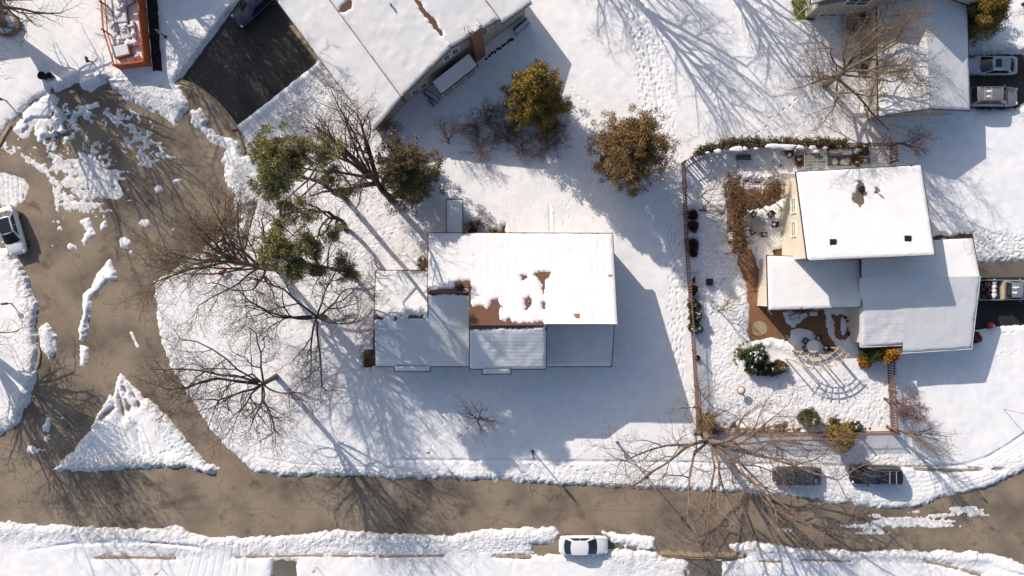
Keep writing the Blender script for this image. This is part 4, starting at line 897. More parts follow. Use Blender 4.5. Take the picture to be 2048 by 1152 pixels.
def bare_tree(name, label, px, py, h=12, limb=5.5, r=.22, fork=.35, seed=1, lean=(0, 0), bias=(0, 0, 0), m='bark', group='bare deciduous trees', kids=(2, 1, 1, 1), levels=4, ang0=(25, 60), wander=(.05, .10, .14, .2, .25), trop=(.0, .06, .05, .04, .03), rmin=.011, stems=1, cat='tree', spread=0.0, aims=None, forkat=None):
    b = W(px, py); t = thing(name, label, cat, (b.x, b.y, 0), group=group); rg = random.Random(seed)
    P = dict(n=(5, 6, 5, 4, 3, 3), levels=levels, wander=wander, trop=trop, start=(.55, .2, .15, .2, .3, .3), kids=list(kids) + [1, 1], ang=[ang0, (25, 60), (25, 65), (30, 70), (30, 70)],
             ratio=(1, .66, .66, .66, .6), bias=Vector(bias), limb=limb, rmin=rmin, taper=.4)
    all_, tips = [], []
    if aims:     # main limbs reach for the places where the photo shows them, each at its own height
        fk = W(*forkat) - Vector((b.x, b.y, 0)); p = Vector((0, 0, -.1)); m1 = fk * .5 + Vector((.06, .05, 0))
        all_ += [(p[:], m1[:], r, r * .88), (m1[:], fk[:], r * .88, r * .8)]
        for i, a in enumerate(aims):
            q = W(*a) - Vector((b.x, b.y, 0)); d = q - fk; st = fk.lerp(fk + (q - fk) * .08, rg.random()); P2 = dict(P); P2['kids'] = [1, 1, 2, 1]; P2['trop'] = (0, .02, .03, .03, .03); P2['wander'] = (0, .17, .22, .25, .28)
            grow(all_, tips, rg, st, (d.normalized() - Vector((0, 0, .05))).normalized(), d.length * .93, r * rg.uniform(.3, .46), 1, P2)
    for k in range(stems if not aims else 0):
        segs = []; o = Vector((rg.uniform(-1, 1) * spread, rg.uniform(-1, 1) * spread, 0))
        d = Vector((lean[0], lean[1], h * .55)) if stems == 1 else Vector((lean[0] + rg.uniform(-.3, .3) * h * .4, lean[1] + rg.uniform(-.3, .3) * h * .4, h * .5))
        grow(segs, tips, rg, o, d.normalized(), d.length * fork / .4 * .8, r, 0, P); all_ += segs
    tr = [s for s in all_ if s[2] >= .035]; br = [s for s in all_ if s[2] < .035]
    if not tr or not br: o = link('stems', seg_mesh('stems', all_), M[m], t); return t
    tr.append(((0, 0, -.3), (0, 0, .35), r * 1.5, r * 1.02))
    link('trunk', seg_mesh('trunk', tr), M[m], t); link('crown', seg_mesh('crown', br), M[m], t)
    return t

def leaves(name, centers, per, rad, size, seed, m, parent, squash=1.0, up=0.0, wid=.42):
    r = np.random.RandomState(seed); c = np.repeat(np.array(centers, float), per, 0); N = len(c)
    off = r.normal(0, 1, (N, 3)); off /= np.linalg.norm(off, axis=1)[:, None]; rr = (r.rand(N, 1) ** .5) * rad; off = off * rr; off[:, 2] *= squash
    p = c + off
    a = r.normal(0, 1, (N, 3)) + off / max(rad, .01) * 1.0; a[:, 2] += up; a /= np.linalg.norm(a, axis=1)[:, None]
    b = np.cross(a, r.normal(0, 1, (N, 3))); b /= np.linalg.norm(b, axis=1)[:, None]
    s = size * (.6 + .8 * r.rand(N, 1)); w = s * wid
    v = np.stack([p, p + a * s * .5 + b * w, p + a * s, p + a * s * .5 - b * w], 1).reshape(-1, 3)
    f = np.arange(4 * N).reshape(-1, 4)
    return link(name, np_mesh(name, v, f, 4), M[m], parent)

def evergreen(name, label, px, py, h, rad, m, seed=1, shape='cone', dens=1.0, limbs=True, group=None, base=.08, leafsize=.115, clump=.33, bark='bark_d', gaps=.25, cat='tree', lobes=9, lean=(0, 0), snow=0, twig=None):
    b = W(px, py); t = thing(name, label, cat, (b.x, b.y, 0), group=group); rg = random.Random(seed)
    segs = [((0, 0, -.2), (lean[0] * .8, lean[1] * .8, h * .85), .03 * h * .55, .04)]
    cs = []; L = [(rg.uniform(0, 2 * PI), rg.uniform(0, 1), rg.uniform(.3, .9)) for _ in range(lobes)]
    n = int(150 * dens * rad * (h / 4) ** .5)
    nb = max(8, int(n / 6.5))
    for _ in range(nb):
        z = rg.random() ** (1.1 if shape == 'cone' else .85); a = rg.uniform(0, 2 * PI)
        if shape == 'cone': R_ = rad * (1 - z) ** .55 * (1 if z > .1 else .75 + 2.5 * z)
        elif shape == 'ball': R_ = rad * math.sqrt(max(.02, 1 - (2 * z - 1) ** 2)) if z > .3 else rad * (.8 + .6 * z)
        else: R_ = rad * (1 - z ** 2.2) ** .5
        R_ *= rg.uniform(.6, 1.28) if rad > 1 else rg.uniform(.85, 1.1)
        if rg.random() < gaps and math.sin(a * 5 + seed + z * 7) > .3: continue
        zz = base * h + z * h * (1 - base); rise = rg.uniform(.05, .45) * R_
        for k in range(7):
            q = R_ * (k + 1.5 + rg.random()) / 9; sp = .16 * R_ * (1 - .8 * k / 7) + .05
            if gaps >= .5 and k < 3: continue
            cs.append((q * math.cos(a) + lean[0] * z + rg.gauss(0, sp), q * math.sin(a) + lean[1] * z + rg.gauss(0, sp), zz - rise * .4 + rise * k / 6 + rg.gauss(0, sp * .6)))
        if limbs and R_ > .5: segs.append(((lean[0] * z * .9, lean[1] * z * .9, max(.3, zz - rise)), cs[-1], .04, .01))
    if twig: segs += [(c, (c[0] + rg.gauss(0, .35), c[1] + rg.gauss(0, .35), c[2] + rg.uniform(0, .6)), .014, .007) for c in cs]
    link('trunk', seg_mesh('trunk', segs), M[twig or bark], t)
    cr = leaves('crown', cs, int(75), clump, leafsize * 1.35, seed, m, t, up=.3, wid=.24)
    if snow:
        mb = MB(); top = sorted(cs, key=lambda c: -c[2] - rg.random())[:snow]
        for i, c in enumerate(top): mb.blob((c[0] + b.x, c[1] + b.y, c[2] + clump * .8), (rg.uniform(.06, .17), rg.uniform(.06, .17), .035), i, 7, 4, .5)
        mb.build('snow_clumps', M['roofsnow'], t, smooth=True)
    return t

# --- bare trees of the corner lawn
bare_tree('bare_tree', 'two-stemmed bare tree whose dense tan twigs hang over the side road', 558, 542, 15, 6.4, .25, .47, 11, (-1.0, .5), (-.7, .45, 0), 'bark_t', ang0=(30, 70), kids=(3, 1, 2, 1), levels=4, stems=2, spread=.6, rmin=.012)
bare_tree('bare_tree', 'low-forked bare tree with wide crooked limbs left of the central house', 650, 634, r=.27, seed=37, m='bark', kids=(1, 1, 1, 1), rmin=.012, forkat=(634, 634, 3.6), aims=[(465, 600, 9), (470, 655, 8.5), (520, 570, 10.5), (545, 690, 8), (590, 735, 8.5), (650, 745, 8), (715, 700, 7.5), (735, 600, 9), (640, 560, 10)])
bare_tree('bare_tree', 'bare tree with a stout pale-cut trunk leaning left over the verge', 553, 753, r=.28, seed=5, m='bark', kids=(1, 1, 1, 1), rmin=.012, forkat=(526, 768, 4.6), aims=[(385, 665, 11), (420, 640, 11), (350, 720, 11.5), (360, 790, 11), (400, 850, 10.5), (470, 885, 10), (530, 880, 9.5), (590, 845, 8.5), (530, 655, 10), (455, 700, 12), (430, 800, 12)])
bare_tree('bare_tree', 'tall bare tree with upswept branches beside the top house roof', 782, 398, 14, 6.2, .33, .42, 31, (-.9, 1.3), (-.2, .28, 0), 'bark', ang0=(20, 55), kids=(4, 1, 1, 1), rmin=.014, trop=(0, .03, .03, .03, .03))
bare_tree('bare_tree', 'twisted bare tree standing between the two pines', 693, 460, 12, 5.0, .24, .34, 41, (-.8, .6), (-.4, 0, 0), 'bark_d', ang0=(30, 75), wander=(.15, .25, .28, .3, .3), kids=(2, 1, 1, 1))
bare_tree('bare_tree', 'small round bare tree in the blue shadow below the central house', 962, 834, 5.2, 2.3, .10, .28, 53, (-.2, 0), (-.15, 0, 0), 'bark_p', ang0=(25, 75), kids=(3, 1, 1, 1), levels=3, rmin=.012)
bare_tree('bare_tree', 'big pale-barked bare tree at the bottom corner of the picket fence', 1402, 856, r=.36, seed=67, m='bark_w', kids=(1, 1, 1, 1), rmin=.012, forkat=(1418, 880, 4.0), aims=[(1245, 885, 9), (1270, 930, 9), (1330, 985, 10), (1440, 1035, 11), (1470, 1050, 12), (1545, 1030, 12), (1625, 1055, 12.5), (1610, 990, 11), (1660, 935, 10), (1590, 900, 9), (1530, 970, 12), (1480, 1000, 12.5)])
bare_tree('bare_tree', 'thin bare tree straddling the long picket fence above the big pale tree', 1388, 812, 6.5, 3.0, .13, .25, 71, (.2, .2), (.0, .15, 0), 'bark_t', ang0=(35, 75), kids=(2, 1, 1, 1), levels=3)
bare_tree('bare_tree', 'spreading tan tree growing beside the house with two silver cars', 1648, 172, 13, 6.6, .27, .28, 83, (.1, .1), (.28, .2, 0), 'bark_t', ang0=(35, 80), kids=(4, 1, 2, 1), rmin=.013)
bare_tree('bare_tree', 'pinkish bushy tree spilling over the short picket fence', 1766, 796, 6, 2.6, .12, .22, 97, (.5, -.1), (.6, 0, 0), 'bark_p', ang0=(25, 65), kids=(3, 1, 2, 1), levels=4, rmin=.009)
bare_tree('bare_tree', 'bare tree leaning out to the right from the fence corner by the dark parked car', 1772, 852, 8.5, 3.6, .15, .28, 101, (1.2, -.6), (.6, -.35, 0), 'bark_w', ang0=(15, 45), kids=(2, 1, 1, 1), levels=3)
bare_tree('bare_tree', 'brushy dark little tree above the cream two-storey house', 1790, 288, 4.5, 2.1, .08, .2, 103, (.9, -.2), (.7, -.2, 0), 'bark_p', ang0=(20, 60), kids=(3, 1, 2, 1), levels=3)
bare_tree('bare_tree', 'small pink-twigged tree standing alone behind the turned house', 897, 287, 4.2, 2.0, .08, .2, 107, (0, .5), (0, .25, 0), 'bark_p', ang0=(25, 60), kids=(3, 1, 1, 1), levels=3)
bare_tree('bare_tree', 'slender three-branched tree in the trampled yard left of the brick path', 1436, 621, 4.2, 1.9, .07, .3, 109, (.1, .3), (.1, .3, 0), 'bark_t', ang0=(20, 55), levels=3)
bare_tree('bare_tree', 'spindly young tree on the snow inside the curved corner fence', 1402, 392, 4.0, 1.8, .06, .3, 113, (.1, .2), (0, .2, 0), 'bark_t', ang0=(30, 70), levels=3)
bare_tree('bare_tree', 'dark crooked sapling leaning on the long picket fence', 1398, 420, 3.2, 1.7, .07, .2, 127, (.5, 0), (.3, 0, 0), 'bark_d', ang0=(30, 80), levels=3)
bare_tree('bare_tree', 'low dark sapling above the rusty trellis, left one', 1461, 354, 2.2, 1.3, .05, .2, 131, (.1, .1), (0, .2, 0), 'bark_d', ang0=(30, 80), levels=2)
bare_tree('bare_tree', 'low dark sapling above the rusty trellis, right one', 1534, 357, 2.2, 1.4, .05, .2, 137, (.3, .1), (.3, .2, 0), 'bark_d', ang0=(20, 60), levels=2)
bare_tree('bare_tree', 'bare tree growing out of the round snowy ring at the left edge', 14, 52, 11.5, 8.4, .55, .18, 151, (0, 0), (0, 0, .2), 'bark_t', kids=(5, 1, 1, 1), ang0=(10, 50), rmin=.016, wander=(.05, .07, .1, .14, .2), trop=(0, .07, .06, .05, .04))
bare_tree('bare_tree', 'dark bare branches reaching in at the top right corner', 2042, 10, 6, 3.0, .14, .25, 149, (0, 0), (-.3, -.2, 0), 'bark_d', levels=3)
bare_tree('bare_tree', 'leafless tree beyond the left edge shading the lower crossing', -66, 662, 11.5, 8.2, .38, .18, 151, (0, 0), (0, 0, .2), 'bark_t', kids=(5, 1, 1, 1), ang0=(10, 48), rmin=.026, wander=(.05, .07, .1, .14, .2), trop=(0, .07, .06, .05, .04))
for i, (x, y, h_) in enumerate([(1212, -70, 14), (1070, -230, 14), (1340, -160, 14), (1470, -250, 14)]):
    bare_tree('bare_tree', ['bare tree beyond the top edge, nearest the footprint trail', 'bare tree beyond the top edge, behind the turned house', 'bare tree beyond the top edge between two shadows', 'bare tree farthest beyond the top edge'][i], x, y, h_, 7.4, .34, .34, 160 + i, (0, 0), (.0, .0, 0), 'bark_t', ang0=(14, 44), levels=4, kids=(2, 1, 1, 1), rmin=.015, wander=(.05, .06, .1, .14, .2), trop=(0, .07, .06, .05, .04))
bare_tree('bare_tree', 'leafless tree beyond the top edge shading the black driveway', 170, -160, 15, 8, .42, .34, 171, m='bark_t', levels=4, ang0=(8, 30), kids=(4, 1, 1, 1), rmin=.03, wander=(.05, .06, .1, .14, .2), trop=(0, .07, .06, .05, .04))
bare_tree('bare_tree', 'leafless tree beyond the top edge right of the driveway shader', 262, -235, 15, 8, .42, .34, 173, m='bark_t', levels=4, ang0=(8, 30), kids=(4, 1, 1, 1), rmin=.03, wander=(.05, .06, .1, .14, .2), trop=(0, .07, .06, .05, .04))
# fallen twigs and leaves scattered on the snow under the trees
rg = random.Random(77); sg = []; cs = []
for (x, y, rr, n) in [(700, 440, 150, 520), (600, 620, 120, 260), (780, 350, 70, 200), (500, 760, 120, 180), (1400, 860, 110, 170), (1250, 330, 110, 200), (1640, 190, 110, 160), (950, 250, 110, 160), (1440, 560, 80, 160), (1480, 400, 70, 120), (1770, 830, 80, 120), (740, 700, 30, 60), (1000, 460, 40, 40)]:
    for _ in range(n):
        p = W(x + rg.gauss(0, rr * .5), y + rg.gauss(0, rr * .45)); z = ground_z(p.x, p.y) + .012
        if z < .05: continue
        a = rg.uniform(0, 2 * PI); L = rg.uniform(.08, .4); sg.append(((p.x, p.y, z), (p.x + L * math.cos(a), p.y + L * math.sin(a), z + .01), .011, .006)); cs.append((p.x + rg.gauss(0, .5), p.y + rg.gauss(0, .5), z))
o = link('fallen_twigs', seg_mesh('fallen_twigs', sg), M['bark'])
tag(o, 'fallen twigs scattered over the snow under the trees', 'twigs', kind='stuff')
# thicket behind the turned house
for i, (x, y, h_, l_) in enumerate([(948, 262, 2.6, 'left end of the thicket'), (975, 235, 2.6, 'upper middle of the thicket, darkest'), (1000, 275, 2.6, 'middle of the thicket'), (1040, 290, 2.2, 'lower middle of the thicket'), (965, 296, 2.2, 'lower left of the thicket'),
                                (1085, 300, 2.4, 'lower right of the thicket under the golden cedar'), (1112, 240, 3.4, 'right of the golden cedar, pale twigs'), (1015, 245, 2.4, 'beside the golden cedar, purple twigs'), (1110, 288, 2.0, 'right end of the thicket'), (770, 262, 3.0, 'against the tan gable wall')]):
    bare_tree('bare_shrub', 'leafless shrub, ' + l_, x, y, h_, 1.5, .04, .12, 200 + i, (0, 0), (0, 0, 0), ['bark_p', 'bark', 'bark_p', 'bark_p', 'bark_p', 'bark_p', 'bark_p', 'bark_p', 'bark_p', 'bark_t'][i], ang0=(20, 75), kids=(2, 1, 1, 1), levels=3, stems=4, rmin=.009, group='leafless shrubs of the thicket', cat='shrub', spread=.5, wander=(.2, .3, .3, .3))
for i, (x, y, h_, l_) in enumerate([(1410, 846, 1.8, 'brushy shrub under the big pale tree'), (1735, 28, 2.6, 'tan brush against the beige house corner'), (1700, 52, 2.2, 'tan brush below the skewed window'), (950, 455, .9, 'plum twigs by the rear eave of the central house'), (746, 708, 1.0, 'leafy twigs by the small brick chimney')]):
    bare_tree('bare_shrub', l_, x, y, h_, 1.2, .03, .12, 230 + i, (0, 0), (0, 0, 0), ['vine', 'bark_t', 'bark_t', 'purple', 'vine'][i], ang0=(20, 75), kids=(2, 1, 1, 1), levels=3, stems=4, rmin=.010, group='brushy shrubs by walls and trunks', cat='shrub', spread=.5, wander=(.2, .3, .3, .3))

# --- evergreens
def pine(label, px, py, h, seed, blobs, limbs=8, r=.27):
    b = W(px, py); t = thing('pine_tree', label, 'tree', (b.x, b.y, 0), group='tall pines left of the central house'); rg = random.Random(seed)
    segs = []; p = Vector((0, 0, -.3)); cs = []
    for i in range(9):
        q = Vector((rg.gauss(0, .08), rg.gauss(0, .08), h * .97 * (i + 1) / 9)); segs.append((p[:], q[:], r * (1 - .75 * i / 9), r * (1 - .75 * (i + 1) / 9))); p = q
    for (bx, by, bh, rad, n, fl) in blobs:       # foliage masses at their own photo place and height
        c0 = W(bx, by, bh) - Vector((b.x, b.y, 0)); rt = Vector((0, 0, max(2, bh - 1.6)))
        if fl:
            mid = rt.lerp(c0, .5) + Vector((rg.gauss(0, .3), rg.gauss(0, .3), -.3)); segs += [(rt[:], mid[:], .09, .06), (mid[:], c0[:], .06, .03)]
        for _ in range(int(n * 1.7)):
            o = rv(rg); o.normalize(); o *= rad * rg.choice((.7, 1.0, 1.3)) * rg.random() ** .4; o.z *= .6; c = c0 + o; cs.append(c[:])
            if rg.random() < .5: segs.append(((c0 + (c - c0) * .1)[:], c[:], .03, .012))
    for _ in range(limbs):
        z = rg.uniform(.3, .85) * h; a = rg.uniform(0, 2 * PI); L = rg.uniform(1, 3); sub = []
        grow(sub, [], rg, Vector((0, 0, z)), Vector((math.cos(a), math.sin(a), .1)).normalized(), L, .05, 2, dict(n=(4, 5, 5, 4, 3), levels=4, wander=(.1, .2, .25), trop=(0, 0, .03), start=(.5, .2, .2, .2, .3), kids=(1, 1, 1, 1, 1), ang=[(30, 60)] * 5, ratio=(.6,) * 5, bias=Vector((0, 0, 0)), limb=2, rmin=.011))
        segs += sub
    link('trunk', seg_mesh('trunk', segs), M['bark'], t); leaves('crown', cs, 120, .32, .26, seed, 'pine', t, up=.5, wid=.10)
pine('tallest pine, dense green top beside the curved kerb', 692, 398, 18.5, 301, [(560, 320, 17, 2.0, 60, 1), (545, 365, 16, 1.3, 26, 1), (600, 310, 16, 1.5, 26, 1), (530, 300, 16, .9, 14, 1), (640, 300, 14, 1.3, 14, 1), (655, 345, 13, 1.2, 9, 1), (600, 420, 12, 1.5, 10, 1), (560, 410, 14, 1.2, 8, 1), (690, 385, 8, .8, 6, 1)])
pine('shorter pine with ragged green clumps above the corner lawn', 700, 542, 14.5, 311, [(560, 500, 13.5, 1.4, 36, 1), (590, 535, 13, 1.2, 26, 1), (535, 505, 13, .9, 10, 1), (625, 500, 13, 1.0, 14, 1), (640, 545, 12, .8, 8, 1), (610, 475, 12, 1.0, 8, 1), (700, 548, 9, .9, 9, 1), (670, 470, 10, 1.0, 7, 1), (560, 450, 12, .8, 5, 1), (680, 520, 9, .8, 6, 1)], r=.22)
evergreen('cedar_tree', 'broad olive-brown juniper between the pine and the central house', 826, 365, 8, 3.3, 'juniper', 321, 'ball', .95, twig='bark_t')
evergreen('cedar_tree', 'tall golden cedar in the shade behind the turned house', 1070, 222, 10.5, 3.2, 'cedar', 331, 'cone', 1.5, leafsize=.13)
evergreen('cedar_tree', 'bronze cedar with a see-through middle right of the golden one', 1243, 322, 8.5, 3.7, 'cedar_b', 341, 'ball', 1.25, gaps=.3, twig='bark', clump=.36)
evergreen('evergreen_bush', 'tall dark evergreen with an ochre face at the top right', 1925, 50, 5.5, 2.1, 'cedar', 351, 'dome', 1.2, limbs=False)
evergreen('evergreen_bush', 'dark evergreen cut by the top edge above the ochre one', 1925, 5, 5.5, 2.0, 'holly', 353, 'dome', 1.0, limbs=False)
evergreen('evergreen_bush', 'round golden bush at the lower corner of the cream house', 1755, 704, 3.2, .85, 'gold', 361, 'dome', 2.2, leafsize=.12, clump=.25, limbs=False, cat='bush')
evergreen('evergreen_bush', 'dark green bush left of the round golden bush', 1730, 704, 2.2, .8, 'holly', 363, 'dome', 2.0, leafsize=.12, clump=.25, limbs=False, cat='bush')
evergreen('evergreen_bush', 'low yellow-green bush nearest the curved trellis', 1722, 722, 1.2, .5, 'gold', 365, 'dome', 2.0, leafsize=.12, clump=.22, limbs=False, cat='bush')
evergreen('evergreen_bush', 'round snow-flecked shrub in the curved bed', 1497, 709, 2.2, 1.2, 'holly', 371, 'dome', 1.6, leafsize=.12, clump=.28, limbs=False, cat='bush', snow=30)
for i, (x, y) in enumerate([(1500, 735), (1520, 738), (1540, 737), (1556, 732)]):
    evergreen('evergreen_bush', 'low green bush in the curved bed, %s' % ['leftmost of four', 'second from the left of four', 'third from the left of four', 'rightmost of four with bronze leaves'][i], x, y, 1.1, .55, 'holly' if i < 3 else 'juniper', 373 + i, 'dome', 2.0, leafsize=.12, clump=.22, limbs=False, cat='bush', snow=4, group='low bushes of the curved bed')
evergreen('evergreen_bush', 'glossy green shrub with snow just inside the lower fence', 1612, 838, 1.7, .95, 'holly', 381, 'dome', 1.6, leafsize=.12, clump=.27, limbs=False, cat='bush', snow=12)
evergreen('evergreen_bush', 'shaggy olive evergreen with a bare trunk outside the lower fence', 1664, 866, 3.2, 1.25, 'cedar', 385, 'dome', 1.1, leafsize=.17, clump=.35, cat='bush', twig='bark_t')
evergreen('evergreen_bush', 'small snowy shrub right of the olive evergreen', 1704, 850, .9, .6, 'holly', 387, 'dome', 1.4, leafsize=.1, clump=.22, limbs=False, cat='bush', snow=8)
evergreen('evergreen_bush', 'bronze scrub at the foot of the big pale tree', 1404, 842, 2.4, .8, 'cedar_b', 389, 'dome', 1.0, leafsize=.15, clump=.3, cat='bush', twig='bark_t')
for i, (x, y, h_, r_, m_, s_, l_) in enumerate([(1384, 430, .7, .3, 'purple', 0, 'plum clump, uppermost along the long fence'), (1385, 452, .8, .35, 'purple', 0, 'plum clump, second down along the long fence'), (1384, 492, .8, .42, 'purple', 0, 'plum clump, third down along the long fence'),
        (1384, 505, 0.6, .3, 'purple', 0, 'small plum clump touching the third one'), (1385, 610, 1.2, .5, 'holly', 8, 'snow-capped green shrub along the long fence, upper'), (1387, 630, 1.3, .6, 'holly', 12, 'snow-capped green shrub along the long fence, middle'),
        (1388, 652, 1.3, .65, 'holly', 14, 'snow-capped green shrub along the long fence, lower'), (1383, 580, .7, .35, 'purple', 0, 'plum clump just above the snow-capped shrubs'), (1578, 505, .8, .4, 'holly', 0, 'dark shrub at the inner corner of the cream house')]):
    evergreen('small_shrub', l_, x, y, h_, r_, m_, 400 + i, 'dome', 2.0, leafsize=.11, clump=.2, limbs=False, cat='bush', snow=s_, group='small shrubs along the long picket fence')
# snow-topped hedge along the curved fence
t = thing('hedge', 'long ivy hedge topped with snow along the curved back fence', 'hedge', W(1500, 292)); rg = random.Random(5); cs = []; hp = [(1384, 318), (1402, 307), (1430, 300), (1480, 296), (1540, 296), (1600, 295), (1650, 296), (1690, 297)]
Pp = [W(*q, 0) for q in hp]; mb = MB()
for a, b in zip(Pp, Pp[1:]):
    for i in range(int((b - a).length * 24)):
        c = a.lerp(b, rg.random()) + Vector((rg.gauss(0, .16), rg.gauss(0, .18) + .25, rg.uniform(.3, 1.95))); cs.append((c - t.location)[:])
leaves('foliage', cs, 30, .26, .13, 5, 'ivy', t)
def sn(x, y, w, d, seed): c = W(x, y, 1.95); mb.blob((c.x, c.y, 2.02), (w * 1.1, d * .8, .09), seed, 14, 6, .4)
for i, (x, y, w, d) in enumerate([(1475, 299, .55, .35), (1436, 303, .35, .25), (1548, 293, .8, .28), (1575, 294, .8, .3), (1600, 295, .4, .25), (1625, 296, .35, .3), (1632, 303, .3, .2), (1512, 298, .2, .15), (1650, 296, .2, .18), (1490, 298, .2, .3), (1415, 306, .2, .15)]): sn(x, y, w, d, i)
mb.build('snow_cap', M['roofsnow'], t, smooth=True)

# ============================================================ cars
def loft(mb, st, prof):
    """st: list of (x, w, z0, deck, crown)"""
    n = None; b = len(mb.v)
    for x, w, z0, dk, cr in st:
        ring = [(x, -w * .86, z0), (x, -w, z0 + .22), (x, -w * .995, z0 + (dk - z0) * .62), (x, -w * .93, dk - .05), (x, -w * .8, dk), (x, 0, dk + cr), (x, w * .8, dk), (x, w * .93, dk - .05), (x, w * .995, z0 + (dk - z0) * .62), (x, w, z0 + .22), (x, w * .86, z0)]
        n = len(ring); mb.v += ring
    for j in range(len(st) - 1):
        for i in range(n):
            a, c = b + j * n + i, b + j * n + (i + 1) % n; mb.f.append((a, a + n, c + n, c))
    mb.f.append(tuple(b + i for i in range(n))); mb.f.append(tuple(b + (len(st) - 1) * n + i for i in range(n - 1, -1, -1)))
def car(name, label, cat, px, py, rot, L, Wd, Ht, pm, kind='sedan', group='parked cars', extras=()):
    c = W(px, py, .6); t = thing(name, label, cat, (c.x, c.y, 0.0), math.radians(rot), group); w = Wd / 2
    belt = {'sedan': .95, 'suv': 1.08, 'wagon': 1.05, 'pickup': 1.1}[kind]
    if kind == 'sedan': st = [(-.5, .70, .35, .72, .0), (-.488, .86, .28, .88, .02), (-.42, .95, .25, .97, .03), (-.25, 1, .25, .97, .03), (0, 1, .25, .95, .03), (.2, 1, .25, .93, .04), (.34, .98, .25, .87, .06), (.45, .90, .25, .76, .05), (.49, .74, .3, .62, .03), (.5, .6, .36, .55, 0)]; gh = (-.40, .25, -.245, .06)
    elif kind == 'pickup': st = [(-.5, .9, .4, 1.0, 0), (-.495, .95, .4, .62, 0), (-.3, 1, .35, .62, 0), (-.07, 1, .3, .62, 0), (-.06, 1, .3, 1.08, .03), (.2, 1, .3, 1.08, .04), (.34, .98, .3, 1.05, .05), (.46, .92, .3, .98, .04), (.495, .8, .34, .85, .02), (.5, .7, .4, .75, 0)]; gh = (-.055, .25, -.03, .14)
    else: st = [(-.5, .80, .38, .85, 0), (-.49, .90, .3, 1.0, .02), (-.42, .97, .28, 1.06, .03), (-.2, 1, .28, 1.06, .03), (.1, 1, .28, 1.04, .03), (.24, 1, .28, 1.02, .05), (.36, .98, .28, .97, .06), (.45, .92, .28, .88, .05), (.49, .76, .33, .72, .03), (.5, .62, .4, .62, 0)]; gh = (-.485, .245, -.43, .06)
    mb = MB(); loft(mb, [(x * L, f * w, z0, dk, cr) for x, f, z0, dk, cr in st], None); body = mb.build('body', pm, t, local=True, smooth=True, sub=2)
    xb0, xb1, xr0, xr1 = [k * L for k in gh]; wb, wr = w * .88, w * .70; zr = Ht - .03; zb = belt - .04
    ny = 9; Ys = [-1 + 2 * k / (ny - 1) for k in range(ny)]; bl, bh = (.13, .09) if kind == 'sedan' else (.09, .06)
    def edge(x, y, z, bul): return [(x + bul * (1 - t * t) - bul * .5 * abs(t) ** 6, y * t, z + (.05 * (1 - t * t) if z > 1.2 else 0)) for t in Ys]
    Fl, Fh, Rl, Rh = edge(xb1 - .03, wb, zb, bl), edge(xr1, wr, zr, bh), edge(xb0 + .03, wb, zb, -bl), edge(xr0, wr, zr, -bh)
    vs = Fl + Fh + Rl + Rh; fs = []
    for k in range(ny - 1): fs += [(k, k + 1, ny + k + 1, ny + k), (2 * ny + k + 1, 2 * ny + k, 3 * ny + k, 3 * ny + k + 1), (ny + k, ny + k + 1, 3 * ny + k + 1, 3 * ny + k)]
    fs += [(2 * ny, 0, ny, 3 * ny), (ny - 1, 3 * ny - 1, 4 * ny - 1, 2 * ny - 1)]
    mb = MB(); mb.add(vs, fs); mb.build('cabin', pm, t, local=True, bevel=.03)
    def lerp(a, b, k): return tuple(a[i] + (b[i] - a[i]) * k for i in range(3))
    def glass(lo_, hi_, v0, v1, sgn, nm):
        q = []
        for v in (v0, .5 * (v0 + v1), v1): q += [Vector(lerp(a, b, v)) + Vector((sgn * .022, 0, .016)) for a, b in zip(lo_, hi_)]
        for r_ in (0, 1, 2): # pull the ends in so body-coloured pillars stay visible
            for e, nb_ in ((0, 1), (ny - 1, ny - 2)): q[r_ * ny + e] = q[r_ * ny + e].lerp(q[r_ * ny + nb_], .3)
        m_ = MB(); m_.add(q, [(r_ * ny + k, r_ * ny + k + 1, (r_ + 1) * ny + k + 1, (r_ + 1) * ny + k) if sgn > 0 else (r_ * ny + k + 1, r_ * ny + k, (r_ + 1) * ny + k, (r_ + 1) * ny + k + 1) for r_ in (0, 1) for k in range(ny - 1)])
        return m_.build(nm, M['carglass'], t, local=True, smooth=True)
    glass(Fl, Fh, .05, .96, 1, 'windshield'); glass(Rl, Rh, .16 if kind == 'sedan' else .2, .95, -1, 'rear_window')
    for s in (-1, 1):
        e = 0 if s < 0 else ny - 1; A_, B_, C_, D_ = Rl[e], Fl[e], Fh[e], Rh[e]; arch = .03
        for u0, u1 in ((.10, .50), (.525, .90)):
            q = []
            for v in (.2, .88):
                for u in (u0, (u0 + u1) / 2, u1):
                    sh = (0 if u == (u0 + u1) / 2 else (.03 if v > .5 else 0)) * (1 if (u > .5) == (u1 > .6) and (u == u1 if u1 > .6 else u == u0) else 0)
                    uu = u + ((-sh if u > .5 else sh)); q.append(Vector(lerp(lerp(A_, B_, uu), lerp(D_, C_, uu), v)) + Vector((0, s * .02, .012)))
            m_ = MB(); m_.add(q, [(0, 1, 4, 3), (1, 2, 5, 4)] if s < 0 else [(1, 0, 3, 4), (2, 1, 4, 5)]); m_.build('side_window', M['carglass'], t, local=True)
    nx_ = 9; vs = []
    for a_ in range(nx_):
        u = a_ / (nx_ - 1)
        for k in range(ny): r0_, r1_ = Rh[k], Fh[k]; vs.append((r0_[0] + (r1_[0] - r0_[0]) * u, r0_[1] * 1.01, max(r0_[2], r1_[2]) + .012 + .03 * (1 - (2 * u - 1) ** 2)))
    rf = MB(); rf.add(vs, [(a_ * ny + k, (a_ + 1) * ny + k, (a_ + 1) * ny + k + 1, a_ * ny + k + 1) for a_ in range(nx_ - 1) for k in range(ny - 1)]); rf.build('roof', pm, t, local=True, smooth=True)
    rw = .33 if kind == 'sedan' else .37
